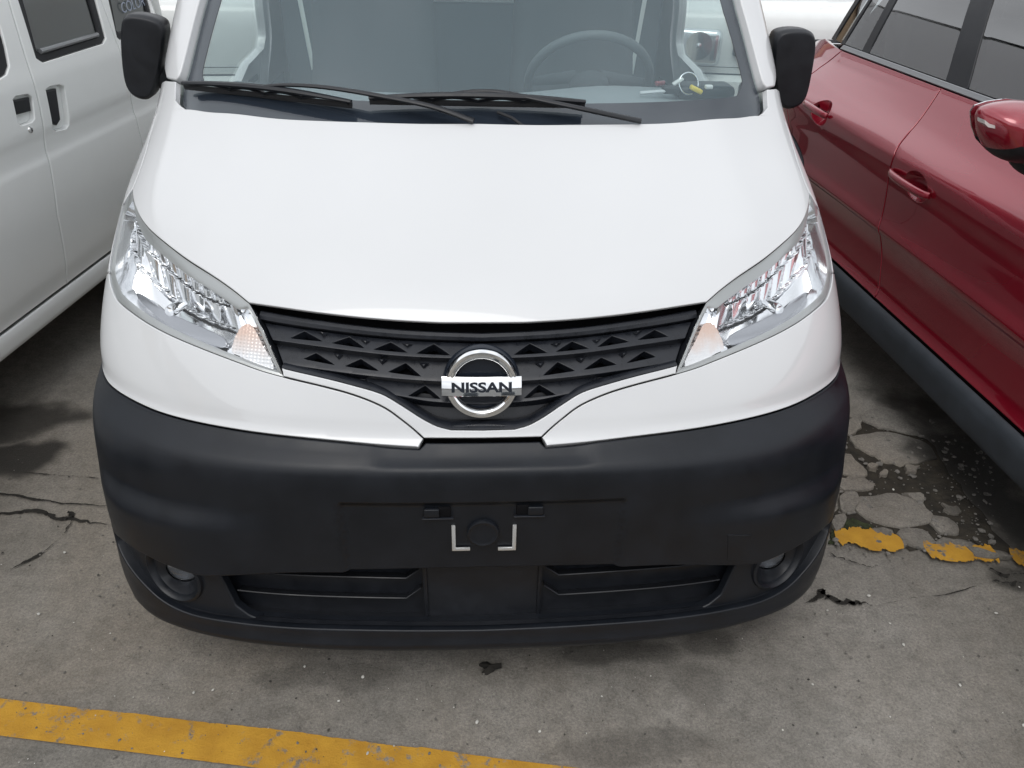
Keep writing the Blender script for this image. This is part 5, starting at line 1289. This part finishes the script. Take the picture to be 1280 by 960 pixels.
# ================================================================== WHITE VANS in the row behind, facing this way
def facing_van(name, label, cx, fy, rz, hood_z, hood_len, wd, gz):
    root = tag(empty(name, (cx, fy, 0), rz), label, 'van')
    M_ = Matrix.Translation(root.location) @ Matrix.Rotation(rz, 4, 'Z')
    def add(o, p_=None):
        o.parent = p_ or root; return o
    def ac(prof, n=21):   # y, z, inset, bulge, crown
        return [[((-wd/2+ins)+(wd-2*ins)*t, y+bg*abs(2*t-1)**3, z+cr*(1-(2*t-1)**2)) for t in np.linspace(0, 1, n)] for y, z, ins, bg, cr in prof]
    PT = 'far_white_paint'
    add(loft('hood', ac([(-.018, hood_z-.32, .02, .12, 0), (-.022, hood_z-.20, .02, .12, 0), (-.01, hood_z-.10, .025, .105, .004), (.004, hood_z-.05, .03, .10, .01), (.03, hood_z-.02, .03, .10, .015), (.09, hood_z, .03, .10, .02), (hood_len*.6, hood_z+.045, .02, .05, .025), (hood_len, hood_z+.07, .02, .02, .03)]), PT, None))
    add(loft('front_panel', ac([(-.016, hood_z-.325, .02, .12, 0), (-.01, hood_z-.36, .02, .12, 0)]), PT, None))
    add(loft('bumper', ac([(-.01, hood_z-.37, .02, .13, 0), (-.07, hood_z-.40, .01, .14, 0), (-.09, hood_z-.55, .01, .14, 0), (-.06, .26, .02, .14, 0), (.05, .22, .04, .14, 0)]), PT, None))
    add(loft('cowl', ac([(hood_len-.01, hood_z+.06, .06, .02, .03), (hood_len+.04, hood_z+.05, .06, .02, .03)]), 'black_plastic', None))
    add(loft('windscreen', ac([(hood_len+.03, hood_z+.06, .09, .05, .03), (hood_len+.62, hood_z+.62, .18, .08, .03)]), 'tinted_glass', None))
    add(loft('roof', ac([(hood_len+.60, hood_z+.62, .17, .08, .04), (hood_len+.9, hood_z+.68, .15, .0, .05), (3.9, hood_z+.68, .15, 0, .04), (4.0, hood_z+.5, .12, 0, 0), (4.05, .4, .03, 0, 0)]), PT, None))
    for s in (1, -1):
        add(loft('side', [[(s*(wd/2-ins), y, z) for y, ins in ys] for z, ys in ((.24, ((.12, .03), (1., .01), (2.2, .0), (4.0, .03))), (.6, ((.11, .02), (1., .0), (2.2, 0), (4.0, .02))), (hood_z+.02, ((.13, .03), (1., .03), (2.2, .02), (4.02, .03))), (hood_z+.08, ((hood_len, .03), (1.2, .05), (2.2, .04), (4.02, .05))), (hood_z+.62, ((hood_len+.6, .17), (1.9, .15), (2.5, .15), (4.0, .15))))], PT, None))
        gz0, gz1 = hood_z+.12, hood_z+.55
        add(mk('side_window', [(s*(wd/2-.055+.004), hood_len+.22, gz0), (s*(wd/2-.05+.006), 3.7, gz0), (s*(wd/2-.135+.006), 3.6, gz1), (s*(wd/2-.14+.006), hood_len+.60, gz1)]+[(s*(wd/2-.09), hood_len+.22, gz0), (s*(wd/2-.09), 3.7, gz0), (s*(wd/2-.17), 3.6, gz1), (s*(wd/2-.17), hood_len+.60, gz1)], [(0, 1, 2, 3), (4, 5, 6, 7), (0, 1, 5, 4), (2, 3, 7, 6), (1, 2, 6, 5), (3, 0, 4, 7)], 'tinted_glass', None, 0))
        for y in (.75, 3.2):
            t = lathe('wheel', [(.19, -.09), (.25, -.092), (.29, -.08), (.30, -.05), (.30, .05), (.29, .08), (.25, .092), (.19, .09)], (s*(wd/2-.13), y, .30), (s, 0, 0), 'tyre', None, 32, closed=True); add(t)
            add(lathe('rim', [(.20, .085), (.15, .06), (.06, .075), (0, .08)], (s*(wd/2-.13), y, .30), (s, 0, 0), 'rim_metal', None, 24), t)
        hx = s*(wd/2-.20); hz = hood_z-.20
        hl = add(bbox('headlight', (hx, -.01, hz), (.28, .08, .20), 'reflector_chrome', None, .03, Matrix.Rotation(s*.25, 3, 'Z')))
        for r_, zz in ((.07, .01),):
            add(lathe('lamp_bowl', [(.082, .03), (.06, .012), (.02, .0), (.018, .03), (0, .034)], (hx, -.045, hz+zz), (s*.1, -1, 0), 'chrome', None, 28), hl)
        add(bbox('lamp_cover', (hx, -.035, hz), (.29, .09, .21), 'lens_clear', None, .035, Matrix.Rotation(s*.25, 3, 'Z')), hl)
        add(bbox('indicator', (s*(wd/2-.05), .045, hz), (.07, .10, .17), 'clear_texture', None, .02), hl)
        add(tube('washer_nozzle', [(s*.35, hood_len*.72, hood_z+.062), (s*.35, hood_len*.72, hood_z+.088)], [.012, .007], 'black_plastic', None, 10))
    add(bbox('grille', (0, -.02 if gz > -.4 else -.09, hood_z+gz), (wd-.86, .05, .11), 'black_plastic', None, .02))
    for k in range(3): add(bbox('grille_bar', (0, -.048 if gz > -.4 else -.118, hood_z+gz-.035+.035*k), (wd-.90, .012, .010), 'chrome', None, .003))
    add(bbox('underbody', (0, 2.1, .30), (wd-.3, 3.6, .16), 'dark_void', None, .02))
    add(bbox('cabin_block', (0, 2.3, .80), (wd-.25, 3.0, .60), 'interior_grey', None, .05))
    return root
facing_van('parked_van', 'white van in the row behind, its hood showing past the red car', 2.06, 4.0, math.radians(-2), 1.0, .62, 1.70, -.20)
facing_van('parked_van', 'white van behind the grey-white minivan, glimpsed past its rear corner', -1.62, 3.55, math.radians(4), 1.04, .45, 1.66, -.55)

# ================================================================== buildings round the yard (seen as reflections)
principled('tan_render', (.46, .34, .23), .85, var=(1.2, .2, 0), bump=(30, .3, .01))
principled('grey_render', (.40, .40, .39), .85, var=(1.2, .15, 0), bump=(30, .3, .01))
principled('roof_sheet', (.28, .26, .25), .6, var=(2, .2, 0))
principled('window_dark', (.03, .04, .05), .1)
def building(label, ctr, size, mat, facing, nwin):
    b = tag(empty('building', (ctr[0], ctr[1], 0)), label, 'building')
    sx_, sy_, sz_ = size
    o = bbox('wall', (0, 0, sz_/2), size, mat, b, .02)
    rf = bbox('roof', (0, 0, sz_+.08), (sx_+.5, sy_+.5, .16), 'roof_sheet', b, .03)
    for k in range(nwin):
        t = (k+.5)/nwin-.5
        if facing == 'x+': c, s_ = (sx_/2, t*sy_, 2.3), (.06, 1.5, 1.2)
        elif facing == 'x-': c, s_ = (-sx_/2, t*sy_, 2.3), (.06, 1.5, 1.2)
        elif facing == 'y+': c, s_ = (t*sx_, sy_/2, 2.3), (1.5, .06, 1.2)
        else: c, s_ = (t*sx_, -sy_/2, 2.3), (1.5, .06, 1.2)
        wf = bbox('window', c, tuple(a+.14 if a > .1 else a for a in s_), 'paper', b, .01)
        bbox('pane', c, tuple(a if a > .1 else a+.03 for a in s_), 'window_dark', wf, .005)
building('low tan building along the yard, mirrored in the red car windows', (-9.8, 6, 0), (6, 26, 3.4), 'tan_render', 'x+', 8)
building('low grey building across the yard, mirrored in the bumper', (1, -17, 0), (30, 6, 4.0), 'grey_render', 'y+', 8)
building('tan building closing the far end of the yard', (2, 21, 0), (34, 6, 4.2), 'tan_render', 'y-', 8)
